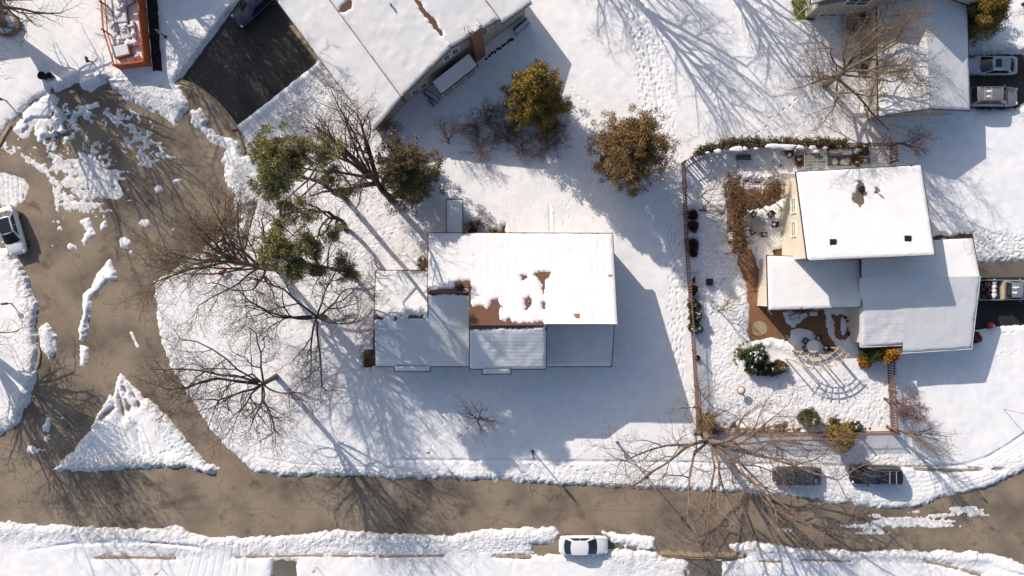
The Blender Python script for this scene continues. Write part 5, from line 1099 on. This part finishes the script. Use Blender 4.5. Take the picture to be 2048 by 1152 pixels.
    for sx in (-.305, .315):
        for s in (-1, 1):
            m_ = MB(); x = sx * L; y = s * (w - .17); m_.tube((x, y - .11, rw), (x, y + .11, rw), rw, n=20); wh = m_.build('wheel', M['tyre'], t, local=True, smooth=False)
            m_ = MB(); m_.tube((x, y + s * .10, rw), (x, y + s * .122, rw), rw * .62, n=14); m_.build('rim', M['rim'], wh, local=True)
    for s in (-1, 1):
        m_ = MB(); m_.blob((L * .458, s * w * .70, .70 if kind == 'sedan' else .83), (.13, .16, .06), 3, 8, 5, 0); m_.build('headlight', M['lamp_w'], t, local=True, smooth=True)
        m_ = MB(); m_.blob((-L * .480, s * w * .76, .80 if kind == 'sedan' else .9), (.07, .15, .08), 3, 8, 5, 0); m_.build('tail_light', M['lamp_r'], t, local=True, smooth=True)
        m_ = MB(); m_.box((xb1 - .30, s * (w - .02), belt - .0), (.12, .26, .12)); m_.build('mirror', pm, t, local=True, bevel=.03)
    m_ = MB(); m_.box((L * .497, 0, .48), (.03, w * 1.0, .16)); m_.build('grille', M['black'], t, local=True)
    for s in (-1, 1):
        m_ = MB(); m_.box((L * .36, s * w * .72, .955 if kind != 'sedan' else .885), (L * .22, .012, .012)); m_.build('bonnet_seam', M['black'], t, local=True)
    m_ = MB(); m_.box((-L * .4955, 0, .6), (.03, .5, .13)); m_.build('number_plate', M['whitetrim'], t, local=True)
    if 'glassroof' in extras: m_ = MB(); m_.box(((xr0 + xr1) / 2, 0, zr + .085), ((xr1 - xr0) * .98, wr * 1.7, .03)); m_.build('glass_roof', M['carglass'], t, local=True, bevel=.01)
    if 'sunroof' in extras: m_ = MB(); m_.box((xr0 + (xr1 - xr0) * .72, 0, zr + .07), (.55, wr * 1.15, .08)); m_.build('sunroof', M['carglass'], t, local=True, bevel=.01)
    if 'rack' in extras:
        for s in (-1, 1): m_ = MB(); m_.box(((xr0 + xr1) / 2, s * wr * .9, zr + .09), ((xr1 - xr0) * .8, .04, .05)); m_.build('roof_rail', M['grey'], t, local=True)
        for f in (.25, .52): m_ = MB(); m_.box((xr0 + (xr1 - xr0) * f, 0, zr + .12), (.06, wr * 1.8, .03)); m_.build('cross_bar', M['galv'], t, local=True)
    if 'snowbits' in extras:
        m_ = MB(); m_.blob(((xr0 + xr1) / 2 - .2, -wr * .4, zr + .06), (.28, .18, .05), 1, 9, 4, .4); m_.blob(((xr0 + xr1) / 2 - .1, wr * .3, zr + .06), (.4, .16, .05), 5, 9, 4, .4); m_.build('snow_patch', M['roofsnow'], t, local=True, smooth=True)
    if kind == 'pickup':
        for s in (-1, 1): m_ = MB(); m_.box((-.28 * L, s * (w - .05), .85), (.43 * L, .10, .5)); m_.build('bed_side', pm, t, local=True, bevel=.02)
        m_ = MB(); m_.box((-.492 * L, 0, .85), (.07, Wd * .93, .48)); m_.build('tailgate', pm, t, local=True, bevel=.02)
        m_ = MB(); m_.box((-.28 * L, 0, .70), (.42 * L, Wd * .86, .02)); m_.build('bed_liner', M['black'], t, local=True)
        m_ = MB(); m_.box((-.085 * L, 0, 1.0), (.05, Wd * .84, .4)); m_.build('front_board', M['palewood'], t, local=True)
    return t
car('parked_car', 'white sedan with a dark glass roof at the left edge', 'car', 24, 462, -74, 4.75, 1.85, 1.44, P_white, 'sedan', extras=('glassroof',))
car('parked_car', 'white sedan parked alone along the lower kerb', 'car', 1167, 1090, 0, 4.75, 1.86, 1.43, P_white, 'sedan')
car('parked_car', 'black wagon with roof bars parked below the picket fence', 'car', 1749, 949, 180, 4.75, 1.9, 1.7, P_black, 'wagon', extras=('rack',))
car('parked_car', 'charcoal sedan half hidden under bare branches', 'car', 1594, 952, 180, 4.6, 1.85, 1.45, P_char, 'sedan')
car('parked_car', 'silver sedan with sunroof, upper of the two beside the blank garage', 'car', 1982, 132, 180, 4.85, 1.88, 1.46, P_silver, 'sedan', extras=('sunroof',))
car('parked_car', 'grey wagon with roof rack, lower of the two beside the blank garage', 'car', 1984, 194, 0, 4.8, 1.92, 1.72, P_champ, 'wagon', extras=('rack', 'snowbits'))
car('parked_car', 'navy car at the head of the black driveway, cut by the top edge', 'car', 509, 12, 222, 4.8, 1.95, 1.6, P_navy, 'sedan')
car('pickup_truck', 'grey pickup loaded with odds and ends beside the cream house', 'pickup truck', 2010, 580, 0, 5.6, 1.98, 1.85, P_truck, 'pickup', extras=('snowbits',))
mb = MB(); rg = random.Random(3); p0 = W(1972, 580, .9)
for i in range(9): mb.box((p0.x + rg.uniform(-.5, .5), p0.y + rg.uniform(-.7, .7), .82 + rg.uniform(0, .1)), (rg.uniform(.2, .5), rg.uniform(.2, .4), .2), rg.uniform(0, 3))
tag(mb.build('cargo', M['purple'], loc=(p0.x, p0.y, .7), bevel=.03), 'jumble of dark red boxes in the pickup bed', 'cargo')
mb = MB(); p0 = W(1992, 578, 1.1)
for i in range(4): mb.blob((p0.x, p0.y - .65 + .43 * i, .86), (.25, .28, .12), i, 9, 5, .3)
tag(mb.build('snow_heap', M['roofsnow'], loc=(p0.x, p0.y, .8), smooth=True), 'white snow heap behind the cab of the pickup', 'snow')
# ============================================================ small things
def at(x, y, h=0): p = W(x, y, h); return p
def lampost(label, px, py, h, head=.22):
    b = at(px, py); t = thing('street_lamp', label, 'street lamp', (b.x, b.y, 0))
    mb = MB(); mb.tube((b.x, b.y, 0), (b.x, b.y, h), .075, .05, 10); mb.lathe((b.x, b.y, 0), [(.15, 0), (.15, .25), (.09, .4)], 12); mb.build('pole', M['black'], t)
    mb = MB(); mb.lathe((b.x, b.y, h), [(.06, 0), (head, .12), (head * 1.15, .5), (head * .7, .75), (.05, .95)], 12); mb.build('lantern', M['grey'], t)
lampost('tall post-top street lamp with a long thin shadow across the lower road', 1234, 884, 5.2)
lampost('short black lamp on the shaded snow beside the black driveway', 333, 75, 1.2, .14)
lampost('black lamp post on the verge below the central house', 1065, 902, 2.6, .14)
def signpost(label, px, py, h, w=.35, hh=.5, rz=0, m='grey', cat='sign post'):
    b = at(px, py); t = thing('sign_post', label, cat, (b.x, b.y, 0)); mb = MB(); mb.tube((b.x, b.y, 0), (b.x, b.y, h), .03, n=6); mb.build('post', M['grey'], t)
    mb = MB(); mb.box((b.x, b.y - .05, h - hh / 2), (w, .02, hh), rz); mb.build('plate', M[m], t)
signpost('thin sign post beside the verge left of the small shaded tree', 862, 895, 2.3, m='black')
signpost('thin pole standing on the mounded snow at the right', 2004, 817, 3.6, .1, .3); signpost('thin pole beside the snowy verge near the right-hand bend', 1900, 918, 3.0, .2, .3, .4)
signpost('little sign stuck in snow at the bottom edge near the twin tracks', 326, 1136, 1.6, m='galv'); signpost('little leaning sign at the bottom edge right of the small drive', 634, 1133, 1.4, m='galv')
def mailbox(label, px, py, rz, m='purple'):
    b = at(px, py); t = thing('mailbox', label, 'mailbox', (b.x, b.y, 0), group='mailboxes along the kerbs'); mb = MB(); mb.box((b.x, b.y, .5), (.1, .1, 1.05)); mb.build('post', M['oldwood'], t)
    mb = MB(); mb.box((b.x, b.y, 1.14), (.5, .2, .2), rz); d = Vector((math.cos(rz), math.sin(rz), 0)); mb.tube(Vector((b.x, b.y, 1.22)) - d * .25, Vector((b.x, b.y, 1.22)) + d * .25, .1, n=10); mb.build('box', M[m], t)
mailbox('dark mailbox on a post below the orange board fence', 188, 127, 1.9); mailbox('dark mailbox where the left kerb bends', 16, 203, -.6); mailbox('dark mailbox at the lower corner of the black driveway', 480, 266, .3)
mailbox('dark mailbox on the left-hand snow bank beside the road', 26, 607, .1); mailbox('dark mailbox beside the grey drive at the bottom edge', 1365, 1137, 1.57)
def pot(label, px, py, r, h, m='black', fill='roofsnow', group=None):
    b = at(px, py); t = thing('plant_pot', label, 'plant pot', (b.x, b.y, 0), group=group); mb = MB(); mb.lathe((b.x, b.y, .1), [(r * .7, 0), (r, h), (r * 1.1, h + .03), (r * .92, h + .03), (r * .9, h - .06)], 18); mb.build('pot', M[m], t)
    mb = MB(); mb.blob((b.x, b.y, .1 + h - .05), (r * .82, r * .82, .07), 2, 10, 5, .1); mb.build('filling', M[fill], t, smooth=True)
pot('large black tub beside the curved kerb, left of a pair', 94, 156, .36, .7, fill='darkdirt_shade'); pot('smaller black tub beside the curved kerb, right of a pair', 108, 155, .28, .6, fill='darkdirt_shade')
pot('round dark tub with snow beside the hedge shadow', 1574, 312, .3, .5); pot('dark round pot against the long picket fence', 1392, 715, .26, .4, 'purple', 'dirt')
pot('brown pot by the back garden greenhouse', 1590, 318, .2, .35, 'terracotta', 'dirt'); pot('white pot at the corner of the cream house', 1568, 496, .22, .35, 'whitetrim', 'roofsnow')
b = at(1416, 564); mb = MB(); mb.box((b.x, b.y, .35), (.55, .6, .6)); mb.box((b.x, b.y, .67), (.6, .65, .05)); tag(mb.build('utility_box', M['black'], loc=(b.x, b.y, 0), bevel=.03), 'black box standing alone in the trampled yard', 'utility box')
# tree ring
b = at(18, 52); t = thing('planter_ring', 'round raised stone ring around the tree at the left edge', 'planter', (b.x, b.y, 0)); mb = MB()
for k in range(26): a = 2 * PI * k / 26; mb.box((b.x + 1.2 * math.cos(a), b.y + 1.05 * math.sin(a), .3), (.2, .28, .6), a)
mb.build('stones', M['oldwood'], t); mb = MB(); mb.lathe((b.x, b.y, .3), [(1.1, 0), (1.08, .2), (.4, .32)], 26); mb.build('snow_fill', M['roofsnow'], t, smooth=True)
# birdbath
b = at(1476, 778); t = thing('bird_bath', 'terracotta bird bath capped with snow in the trampled yard', 'bird bath', (b.x, b.y, 0)); mb = MB(); mb.lathe((b.x, b.y, 0), [(.2, 0), (.1, .15), (.08, .75), (.38, .9), (.42, .98), (.34, .98)], 18); mb.build('basin', M['terracotta'], t); mb = MB(); mb.blob((b.x, b.y, .98), (.33, .33, .12), 1, 12, 5, .1); mb.build('snow_cap', M['roofsnow'], t, smooth=True)
# patio sets
def table(label, px, py, r, h=.74, z=.05, snow=True):
    b = at(px, py, h); t = thing('patio_table', label, 'table', (b.x, b.y, 0)); mb = MB(); mb.lathe((b.x, b.y, h - .04), [(r, 0), (r, .04)], 30); mb.build('tabletop', M['grey'] if snow else M['stone'], t)
    mb = MB(); mb.tube((b.x, b.y, 0), (b.x, b.y, h - .03), .05, n=8); mb.lathe((b.x, b.y, 0), [(.3, 0), (.3, .05), (.06, .1)], 12); mb.build('pedestal', M['grey'], t)
    if not snow: return
    mb = MB(); mb.lathe((b.x, b.y, h), [(r * .98, 0), (r * .97, .09), (r * .85, .13), (r * .2, .14)], 30); mb.build('snow_cap', M['roofsnow'], t, smooth=True)
def chair(name, label, group, m='black'):
    t = thing(name, label, 'chair', (0, 0, 0), group=group); ORG[t.name] = Vector((0, 0, 0)); mb = MB()
    mb.box((0, 0, .45), (.5, .5, .04)); mb.build('seat', M[m], t, local=True); mb = MB(); mb.box((-.24, 0, .72), (.05, .5, .5), 0, 0, -.15); mb.build('backrest', M[m], t, local=True)
    for sy in (-1, 1): mb = MB(); mb.box((0, sy * .27, .66), (.45, .05, .04)); mb.box((.2, sy * .27, .55), (.04, .04, .24)); mb.build('armrest', M[m], t, local=True)
    for sx in (-1, 1):
        for sy in (-1, 1): mb = MB(); mb.tube((sx * .22, sy * .24, 0), (sx * .22, sy * .24, .44), .02, n=6); mb.build('leg', M[m], t, local=True)
    mb = MB(); mb.blob((.02, 0, .48), (.17, .17, .04), 4, 9, 4, .2); mb.build('snow_patch', M['roofsnow'], t, local=True, smooth=True)
    return t
def seats(proto, spots, labels):
    for i, (x, y, a) in enumerate(spots):
        o = proto if i == 0 else copy_tree(proto); p = at(x, y); o.location = (p.x, p.y, .03); o.rotation_euler.z = math.radians(a); o['label'] = labels[i]
table('round snow-capped table on the shaded patio inside the arc trellis', 1626, 693, .66); table('round grey table on the sunny patio inside the rusty trellis', 1517, 449, .78, snow=False); 
seats(chair('patio_chair', 'x', 'chairs around the shaded patio table'), [(1606, 681, -35), (1632, 675, -100), (1606, 696, 10), (1648, 695, 175)], ['dark chair above left of the shaded round table', 'dark chair above the shaded round table', 'dark chair left of the shaded round table', 'dark chair right of the shaded round table'])
seats(chair('patio_chair', 'x', 'chairs around the sunny patio table', 'purple'), [(1537, 430, -130), (1545, 450, 180), (1501, 464, 40), (1524, 470, 90), (1503, 430, -40)], ['plum chair above right of the sunny round table', 'olive chair right of the sunny round table', 'plum chair below left of the sunny round table', 'dark chair below the sunny round table', 'dark chair above left of the sunny round table'])
b = at(1561, 396); mb = MB(); mb.lathe((b.x, b.y, .75), [(.3, 0), (.38, .06), (.34, .06), (.3, .03)], 18); mb.tube((b.x, b.y, 0), (b.x, b.y, .78), .05); tag(mb.build('side_table', M['whitetrim'], loc=(b.x, b.y, 0)), 'small white dish-topped stand against the cream wall', 'stand')
# benches
def bench(name, label, px, py, L, rz, m='oldwood', snow=True, cat='bench'):
    b = at(px, py); t = thing(name, label, cat, (b.x, b.y, 0.05), rz); ORG[t.name] = Vector((0, 0, 0)); mb = MB()
    for k in range(4): mb.box((0, -.2 + .13 * k, .45), (L, .1, .035))
    mb.build('seat', M[m], t, local=True); mb = MB()
    for k in range(3): mb.box((0, .27, .58 + .14 * k), (L, .03, .09))
    mb.build('backrest', M[m], t, local=True)
    for sx in (-1, 1):
        for sy in (-.2, .25): mb = MB(); mb.box((sx * (L / 2 - .06), sy, .22), (.06, .06, .45)); mb.build('leg', M[m], t, local=True)
    if snow: mb = MB(); mb.box((0, -.02, .50), (L * .95, .38, .07)); mb.build('snow_cap', M['roofsnow'], t, local=True, bevel=.03)
bench('garden_bench', 'dark bench pushed against the hedge above the patio garden', 1484, 316, 1.4, PI, 'black', False)
bench('garden_bench', 'weathered bench at the left side of the rusty trellis', 1456, 436, 1.8, -PI / 2, 'oldwood', False)
bench('garden_bench', 'small snow-covered seat at the foot of the rusty trellis', 1458, 474, .9, -PI / 2, 'oldwood')
bench('garden_bench', 'snow-topped slatted bench by the turned house wall, left', 864, 195, 1.5, 2.5, 'black'); bench('garden_bench', 'dark seat beside the lean-to corner, lower', 868, 206, .7, 2.3, 'black')
bench('window_box', 'snow-filled low rack at the right end of the turned house', 1043, 57, 1.7, .72, 'black', cat='rack')
for i, (x, y) in enumerate([(1622, 627), (1602, 630), (1585, 632)]): bench('garden_bench', ['shaded snowy seat under the eave, right of three', 'shaded snowy seat under the eave, middle of three', 'shaded snowy seat under the eave, left of three'][i], x, y, .8, .2 * i, 'grey')
# rusty pergola with vines
def pergola(label, rects, h, m, step=.6):
    pass
t = thing('pergola', 'rusty L-shaped trellis overgrown with dry vines around the sunny patio', 'pergola', at(1500, 370)); hh = 2.4; rg = random.Random(9)
A = [(1455, 364), (1572, 367)]; cross = MB(); long_ = MB()
for k in range(11):
    x = 1463 + k * 11.7; p, q = W(x, 361, hh + .06), W(x, 398, hh + .06); cross.beam(p, q, .045, .07)
for y in (368, 380, 393): p, q = W(1458, y, hh), W(1572, y + 2, hh); long_.beam(p, q, .05, .09)
for k in range(12):
    y = 400 + k * 10; p, q = W(1456, y, hh + .06), W(1490, y, hh + .06); cross.beam(p, q, .04, .06)
for x in (1467, 1487): p, q = W(x, 360, hh - .02), W(x, 512, hh - .02); long_.beam(p, q, .05, .09)
cross.build('cross_bars', M['rustwood'], t); long_.build('beams', M['rustwood'], t)
for x, y in ((1462, 368), (1490, 395), (1530, 395), (1566, 368), (1566, 395), (1467, 440), (1487, 440), (1467, 505), (1487, 505)): p = W(x, y, hh); mb = MB(); mb.box((p.x, p.y, hh / 2), (.1, .1, hh)); mb.build('post', M['rustwood'], t)
def vines(name, spots, n, sx, sy, z0, z1, seed, m='vine'):
    rg = random.Random(seed); sg = []
    for _ in range(n):
        c = rg.choice(spots); p = W(c[0] + rg.gauss(0, sx), c[1] + rg.gauss(0, sy), rg.uniform(z0, z1)) - ORG[t.name]; d = rv(rg); d.z *= .4; d.normalize()
        for k in range(5):
            d = (d + rv(rg) * .45).normalized(); q = p + d * rg.uniform(.15, .3); sg.append((p[:], q[:], .018, .014)); p = q
    link(name, seg_mesh(name, sg), M[m], t)
vines('vine', [(1468, 372), (1460, 384), (1478, 386), (1540, 376), (1552, 372), (1545, 388), (1476, 400), (1480, 420), (1476, 440), (1482, 460), (1478, 480), (1484, 495), (1500, 390)], 750, 6, 7, 2.2, 2.7, 10)
vines('old_vine', [(1468, 372), (1478, 410), (1480, 440), (1482, 470), (1484, 495), (1545, 380)], 350, 7, 8, 1.9, 2.7, 12, 'bark_d')
cs = []
for _ in range(120): c = rg.choice([(1466, 372), (1545, 378), (1478, 420), (1481, 450), (1484, 485)]); cs.append((W(c[0] + rg.gauss(0, 7), c[1] + rg.gauss(0, 9), rg.uniform(2.2, 2.6)) - ORG[t.name])[:])
leaves('dry_leaves', cs, 9, .3, .12, 4, 'leafpile', t)
# arc pergola of pale wood
t = thing('pergola', 'pale wooden arc trellis at the edge of the shaded patio', 'pergola', at(1640, 728)); hh = 2.5; cc = W(1636, 660, hh)
angs = [math.radians(a) for a in (-127, -112, -99, -87, -75, -63, -51, -40)]; r_ = MB(); s_ = MB()
for a in angs: d = Vector((math.cos(a), math.sin(a), 0)); r_.beam(cc + d * 2.35 + Vector((0, 0, .1)), cc + d * 3.9 + Vector((0, 0, .1)), .05, .09)
for rad in (2.55, 3.1, 3.65):
    for k in range(12):
        a0 = math.radians(-130 + 93 * k / 12); a1 = math.radians(-130 + 93 * (k + 1) / 12); s_.beam(cc + Vector((math.cos(a0), math.sin(a0), 0)) * rad, cc + Vector((math.cos(a1), math.sin(a1), 0)) * rad, .05, .09)
r_.build('rafters', M['palewood'], t); s_.build('hoops', M['palewood'], t)
for a in (-127, -99, -70, -42):
    for rad in (2.6, 3.6): d = Vector((math.cos(math.radians(a)), math.sin(math.radians(a)), 0)); p = cc + d * rad; mb = MB(); mb.box((p.x, p.y, hh / 2), (.1, .1, hh)); mb.build('post', M['palewood'], t)
# curved bench wall
t = thing('curved_seat', 'curved low seat wall covered with snow under the arc trellis', 'seat wall', at(1636, 720)); w_ = MB(); s_ = MB(); cc = W(1628, 672, .4)
for k in range(16):
    a = math.radians(-135 + 95 * k / 16); p = cc + Vector((math.cos(a), math.sin(a), 0)) * 2.25; w_.box((p.x, p.y, .22), (.4, .27, .45), a); s_.box((p.x, p.y, .5), (.36, .27, .12), a)
w_.build('wall', M['stone'], t); s_.build('snow_cap', M['roofsnow'], t)
# bed edging
def edging(label, pts, m='stone', r=.14, seed=1):
    P = [W(*q) for q in pts]; mb = MB(); rg = random.Random(seed); i = 0
    for a, b in zip(P, P[1:]):
        n = max(1, int((b - a).length / (r * 1.9)))
        for k in range(n): c = a.lerp(b, k / n); mb.blob((c.x + rg.gauss(0, .03), c.y + rg.gauss(0, .03), .16), (r * rg.uniform(.8, 1.2), r * rg.uniform(.8, 1.2), .13), i, 7, 5, .2); i += 1
    tag(mb.build('stone_edging', M[m], loc=(P[0].x, P[0].y, 0)), label, 'edging', 'stone edgings in the patio garden')
edging('tan stone edging on the left of the curved bed', [(1492, 683), (1478, 690), (1468, 702), (1466, 718), (1474, 733)], 'curb', .14, 3)
edging('dark stone edging between brick path and cream house', [(1520, 560), (1527, 575), (1529, 600), (1533, 618)], 'black', .16, 4)
edging('dark wall of stones beside the bed below the cream house', [(1690, 634), (1698, 645), (1700, 660), (1694, 674)], 'darkdirt_shade', .12, 5)
edging('grey stones beside the foot of the turned house', [(972, 118), (985, 108), (1000, 97), (1015, 86), (1030, 76)], 'darkdirt_shade', .15, 6)
edging('brown stones along the inside of the lower fence', [(1405, 858), (1470, 858), (1540, 859), (1600, 858)], 'leafpile', .17, 7)
edging('brown stones and leaves right of the olive evergreen', [(1690, 856), (1720, 857), (1745, 856)], 'leafpile', .17, 8)
edging('brown clods along the rear wall of the central house', [(985, 462), (1000, 462), (1015, 463)], 'leafpile', .2, 9)
# greenhouse and raised beds
b = at(1631, 312); t = thing('cold_frame', 'pale green glazed cold frame against the cream house', 'cold frame', (b.x, b.y, 0)); fr = MB(); gl = MB(); zt = 1.7
for x in (1608, 1634, 1652):
    for y in (304, 320, 335): pass
for x in (1609, 1635, 1652): fr.beam(W(x, 306, zt), W(x, 334, zt), .05, .05)
for y in (306, 321, 334): fr.beam(W(1609, y, zt), W(1652, y, zt), .05, .05)
for x in (1609, 1652):
    for y in (306, 334): p = W(x, y, zt); fr.box((p.x, p.y, zt / 2), (.06, .06, zt))
fr.build('frame', M['galv'], t)
a0, a1 = W(1609, 334, zt), W(1652, 306, zt); gl.box(((a0.x + a1.x) / 2, (a0.y + a1.y) / 2, zt - .04), (a1.x - a0.x, a1.y - a0.y, .02)); gl.build('panes', M['greenhouse'] if 'greenhouse' in M else M['shade'], t)
for i, (x0, y0, x1_, y1_) in enumerate([(1653, 296, 1700, 314), (1655, 316, 1673, 332), (1676, 316, 1698, 332), (1702, 296, 1728, 312), (1712, 318, 1735, 328)]):
    p, q = W(x0, y1_), W(x1_, y0); cx, cy = (p.x + q.x) / 2, (p.y + q.y) / 2; lx, ly = q.x - p.x, q.y - p.y
    t = thing('raised_bed', ['long snowy raised bed against the back fence', 'small snowy raised bed beside the cold frame', 'square snowy raised bed, middle of the lower row', 'snowy raised bed with shrub stubs at the back fence', 'narrow raised bed with a snow heap near the fence stub'][i], 'raised bed', (cx, cy, 0), group='raised beds above the cream house')
    mb = MB(); [mb.box((cx, cy + s * ly / 2, .25), (lx + .06, .05, .5)) for s in (-1, 1)]; [mb.box((cx + s * lx / 2, cy, .25), (.05, ly, .5)) for s in (-1, 1)]; mb.build('boards', M['oldwood'], t)
    mb = MB(); rg = random.Random(i + 40); [mb.blob((cx + rg.uniform(-.33, .33) * lx, cy + rg.uniform(-.25, .25) * ly, .42), (rg.uniform(.2, .3) * lx, rg.uniform(.22, .36) * ly, .22), i * 7 + k, 12, 6, .25) for k in range(5)]; mb.build('snow_heap', M['roofsnow'], t, smooth=True)
for i, (x, y, l) in enumerate([(1722, 298, 'bronze shrub between the raised beds'), (1708, 322, 'dry shrub at the lower raised beds'), (1600, 322, 'dry shrub left of the cold frame')]):
    evergreen('small_shrub', l, x, y, .9, .5, 'cedar_b' if i < 2 else 'vine', 440 + i, 'dome', 1.5, leafsize=.11, clump=.2, limbs=False, cat='bush', snow=4)
# clutter inside the orange fence
b = at(252, 108); t = thing('storage_box', 'large snow-topped box in the corner of the orange fence', 'storage box', (b.x, b.y, 0)); mb = MB(); mb.box((b.x, b.y, .4), (1.5, 1.0, .8), .25); mb.build('box', M['oldwood'], t); mb = MB(); mb.box((b.x, b.y, .9), (1.55, 1.05, .24), .25); mb.build('snow_cap', M['roofsnow'], t, bevel=.07)
for i, (x, y, lx, ly, h_, a, l) in enumerate([(254, 64, .85, 1.7, .55, .25, 'long snow-buried lounger inside the orange fence'), (272, 70, .35, 2.4, .5, .12, 'narrow snow-topped plank inside the orange fence'), (246, 30, 1.3, 1.9, .75, .1, 'wide snow-buried heap at the top of the orange fence'), (240, 86, 1.1, .8, .7, .5, 'snow mound left of the big box in the orange fence'), (272, 118, 1.1, .35, .45, .5, 'snowy log in the corner of the orange fence'), (262, 90, .9, .35, .5, -.3, 'short snowy board above the big box in the orange fence'), (234, 60, .5, 1.5, .4, .2, 'snow lump beside the left rail of the orange fence'), (256, 8, 1.6, .8, .6, .6, 'snow-buried furniture at the top edge inside the orange fence')]):
    b = at(x, y); t = thing('snowy_lounger', l, 'garden furniture', (b.x, b.y, 0), group='snow-buried clutter inside the orange fence'); mb = MB(); mb.box((b.x, b.y, h_ / 2), (lx, ly, .08), a)
    d = Matrix.Rotation(a, 3, 'Z')
    for sx in (-1, 1):
        for sy in (-1, 1): o = d @ Vector((sx * (lx / 2 - .06), sy * (ly / 2 - .06), 0)); mb.box((b.x + o.x, b.y + o.y, h_ / 4), (.06, .06, h_ / 2), a)
    mb.build('frame', M['oldwood'], t); mb = MB(); rg = random.Random(i)
    mb.box((b.x, b.y, h_ / 2 + .16), (lx * 1.0, ly * 1.0, .24), a)
    sc_ = mb.build('snow_cap', M['roofsnow'], t, bevel=.09); mb = MB()
    for k in range(4): o = d @ Vector((rg.uniform(-.4, .4) * lx, rg.uniform(-.4, .4) * ly, 0)); mb.blob((b.x + o.x, b.y + o.y, h_ / 2 + .2), (rg.uniform(.15, .4), rg.uniform(.15, .4), .22), k + i, 9, 5, .3)
    mb.build('snow_lumps', M['roofsnow'], t, smooth=True)
bare_tree('bare_shrub', 'brown weeds along the left rail of the orange fence', 222, 50, 1.2, .8, .02, .1, 501, m='bark_p', levels=2, stems=7, spread=1.4, cat='shrub')
# odds and ends
b = at(1974, 650); t = thing('snow_blower', 'small red and white machine with a dark handle on the dark driveway', 'machine', (b.x, b.y, 0)); mb = MB(); mb.lathe((b.x + .1, b.y, .35), [(.25, 0), (.3, .15), (.2, .3), (.05, .35)], 14); mb.box((b.x + .1, b.y, .25), (.5, .45, .25)); mb.build('housing', M['red'], t, smooth=False)
mb = MB(); mb.tube((b.x + .2, b.y - .02, .6), (b.x + .2, b.y - .02, .74), .09); mb.build('cap', M['whitetrim'], t)
mb = MB(); mb.tube((b.x, b.y + .1, .4), (b.x - .6, b.y + .35, .95), .025); mb.tube((b.x, b.y - .2, .4), (b.x - .6, b.y - .05, .95), .025); mb.tube((b.x - .6, b.y + .4, .95), (b.x - .6, b.y - .1, .95), .03); mb.build('handle', M['black'], t)
for s in (-1, 1): mb = MB(); mb.tube((b.x, b.y + s * .3, .18), (b.x, b.y + s * .2, .18), .18, n=14); mb.build('wheel', M['tyre'], t)
evergreen('small_shrub', 'dark and tan clump at the corner of the wide garage roof', 1944, 674, .8, .45, 'vine', 450, 'dome', 1.8, leafsize=.12, clump=.2, limbs=False, cat='bush')
for i, (x, y, l) in enumerate([(424, 511, 'red flat board on the verge under dense twigs, upper'), (449, 544, 'red flat board on the verge under dense twigs, lower')]):
    b = at(x, y); mb = MB(); mb.box((b.x, b.y, .42), (.95, .3, .05), .2 + .5 * i); mb.box((b.x, b.y + .1, .52), (.9, .05, .16), .2 + .5 * i); [mb.box((b.x + s * .35, b.y, .2), (.05, .2, .42), .2) for s in (-1, 1)]
    tag(mb.build('red_seat', M['red'], loc=(b.x, b.y, 0)), l, 'seat', 'red boards on the verge')
b = at(1597, 20); mb = MB()
for k in range(24): a0, a1 = 2 * PI * k / 24, 2 * PI * (k + 1) / 24; [mb.tube((b.x + r * math.cos(a0), b.y + r * math.sin(a0), .9 + .1 * j), (b.x + r * math.cos(a1), b.y + r * math.sin(a1), .9 + .1 * j), .035, n=5) for j, r in enumerate((.5, .42, .3))]
for k in range(6): a0 = PI * k / 3; mb.tube((b.x + .45 * math.cos(a0), b.y + .45 * math.sin(a0), 0), (b.x + .5 * math.cos(a0), b.y + .5 * math.sin(a0), .95), .03, n=5)
tag(mb.build('round_rack', M['green_m'], loc=(b.x, b.y, 0)), 'round green wire rack on the strip of lawn by the beige house', 'rack')
b = at(1591, 34); mb = MB(); mb.tube((b.x, b.y, 0), (b.x, b.y, 1.7), .03); mb.tube((b.x, b.y, 1.7), (b.x + .95, b.y + .75, 1.7), .045); tag(mb.build('clothes_pole', M['whitetrim'], loc=(b.x, b.y, 0)), 'white pole with a slanting arm at the edge of the lawn strip', 'pole')
b = at(1584, 3); mb = MB(); mb.tube((b.x, b.y, 0), (b.x, b.y, 3.5), .06); mb.box((b.x, b.y, 3.5), (1.2, .08, .08), .6); tag(mb.build('clothes_pole', M['oldwood'], loc=(b.x, b.y, 0)), 'dark post with a crossbar at the top of the lawn strip', 'pole')
# steel air-conditioner near the fence by the two-storey house, bits in its side yard
b = at(1664, 152); mb = MB(); mb.lathe((b.x + 2.6, b.y + 0.6, .1), [(.4, 0), (.4, .7), (.32, .75), (.3, .6)], 18); tag(mb.build('fan_unit', M['black'], loc=(b.x + 2.6, b.y + .6, .1)), 'round dark unit against the beige wall under the spreading tree', 'fan unit')
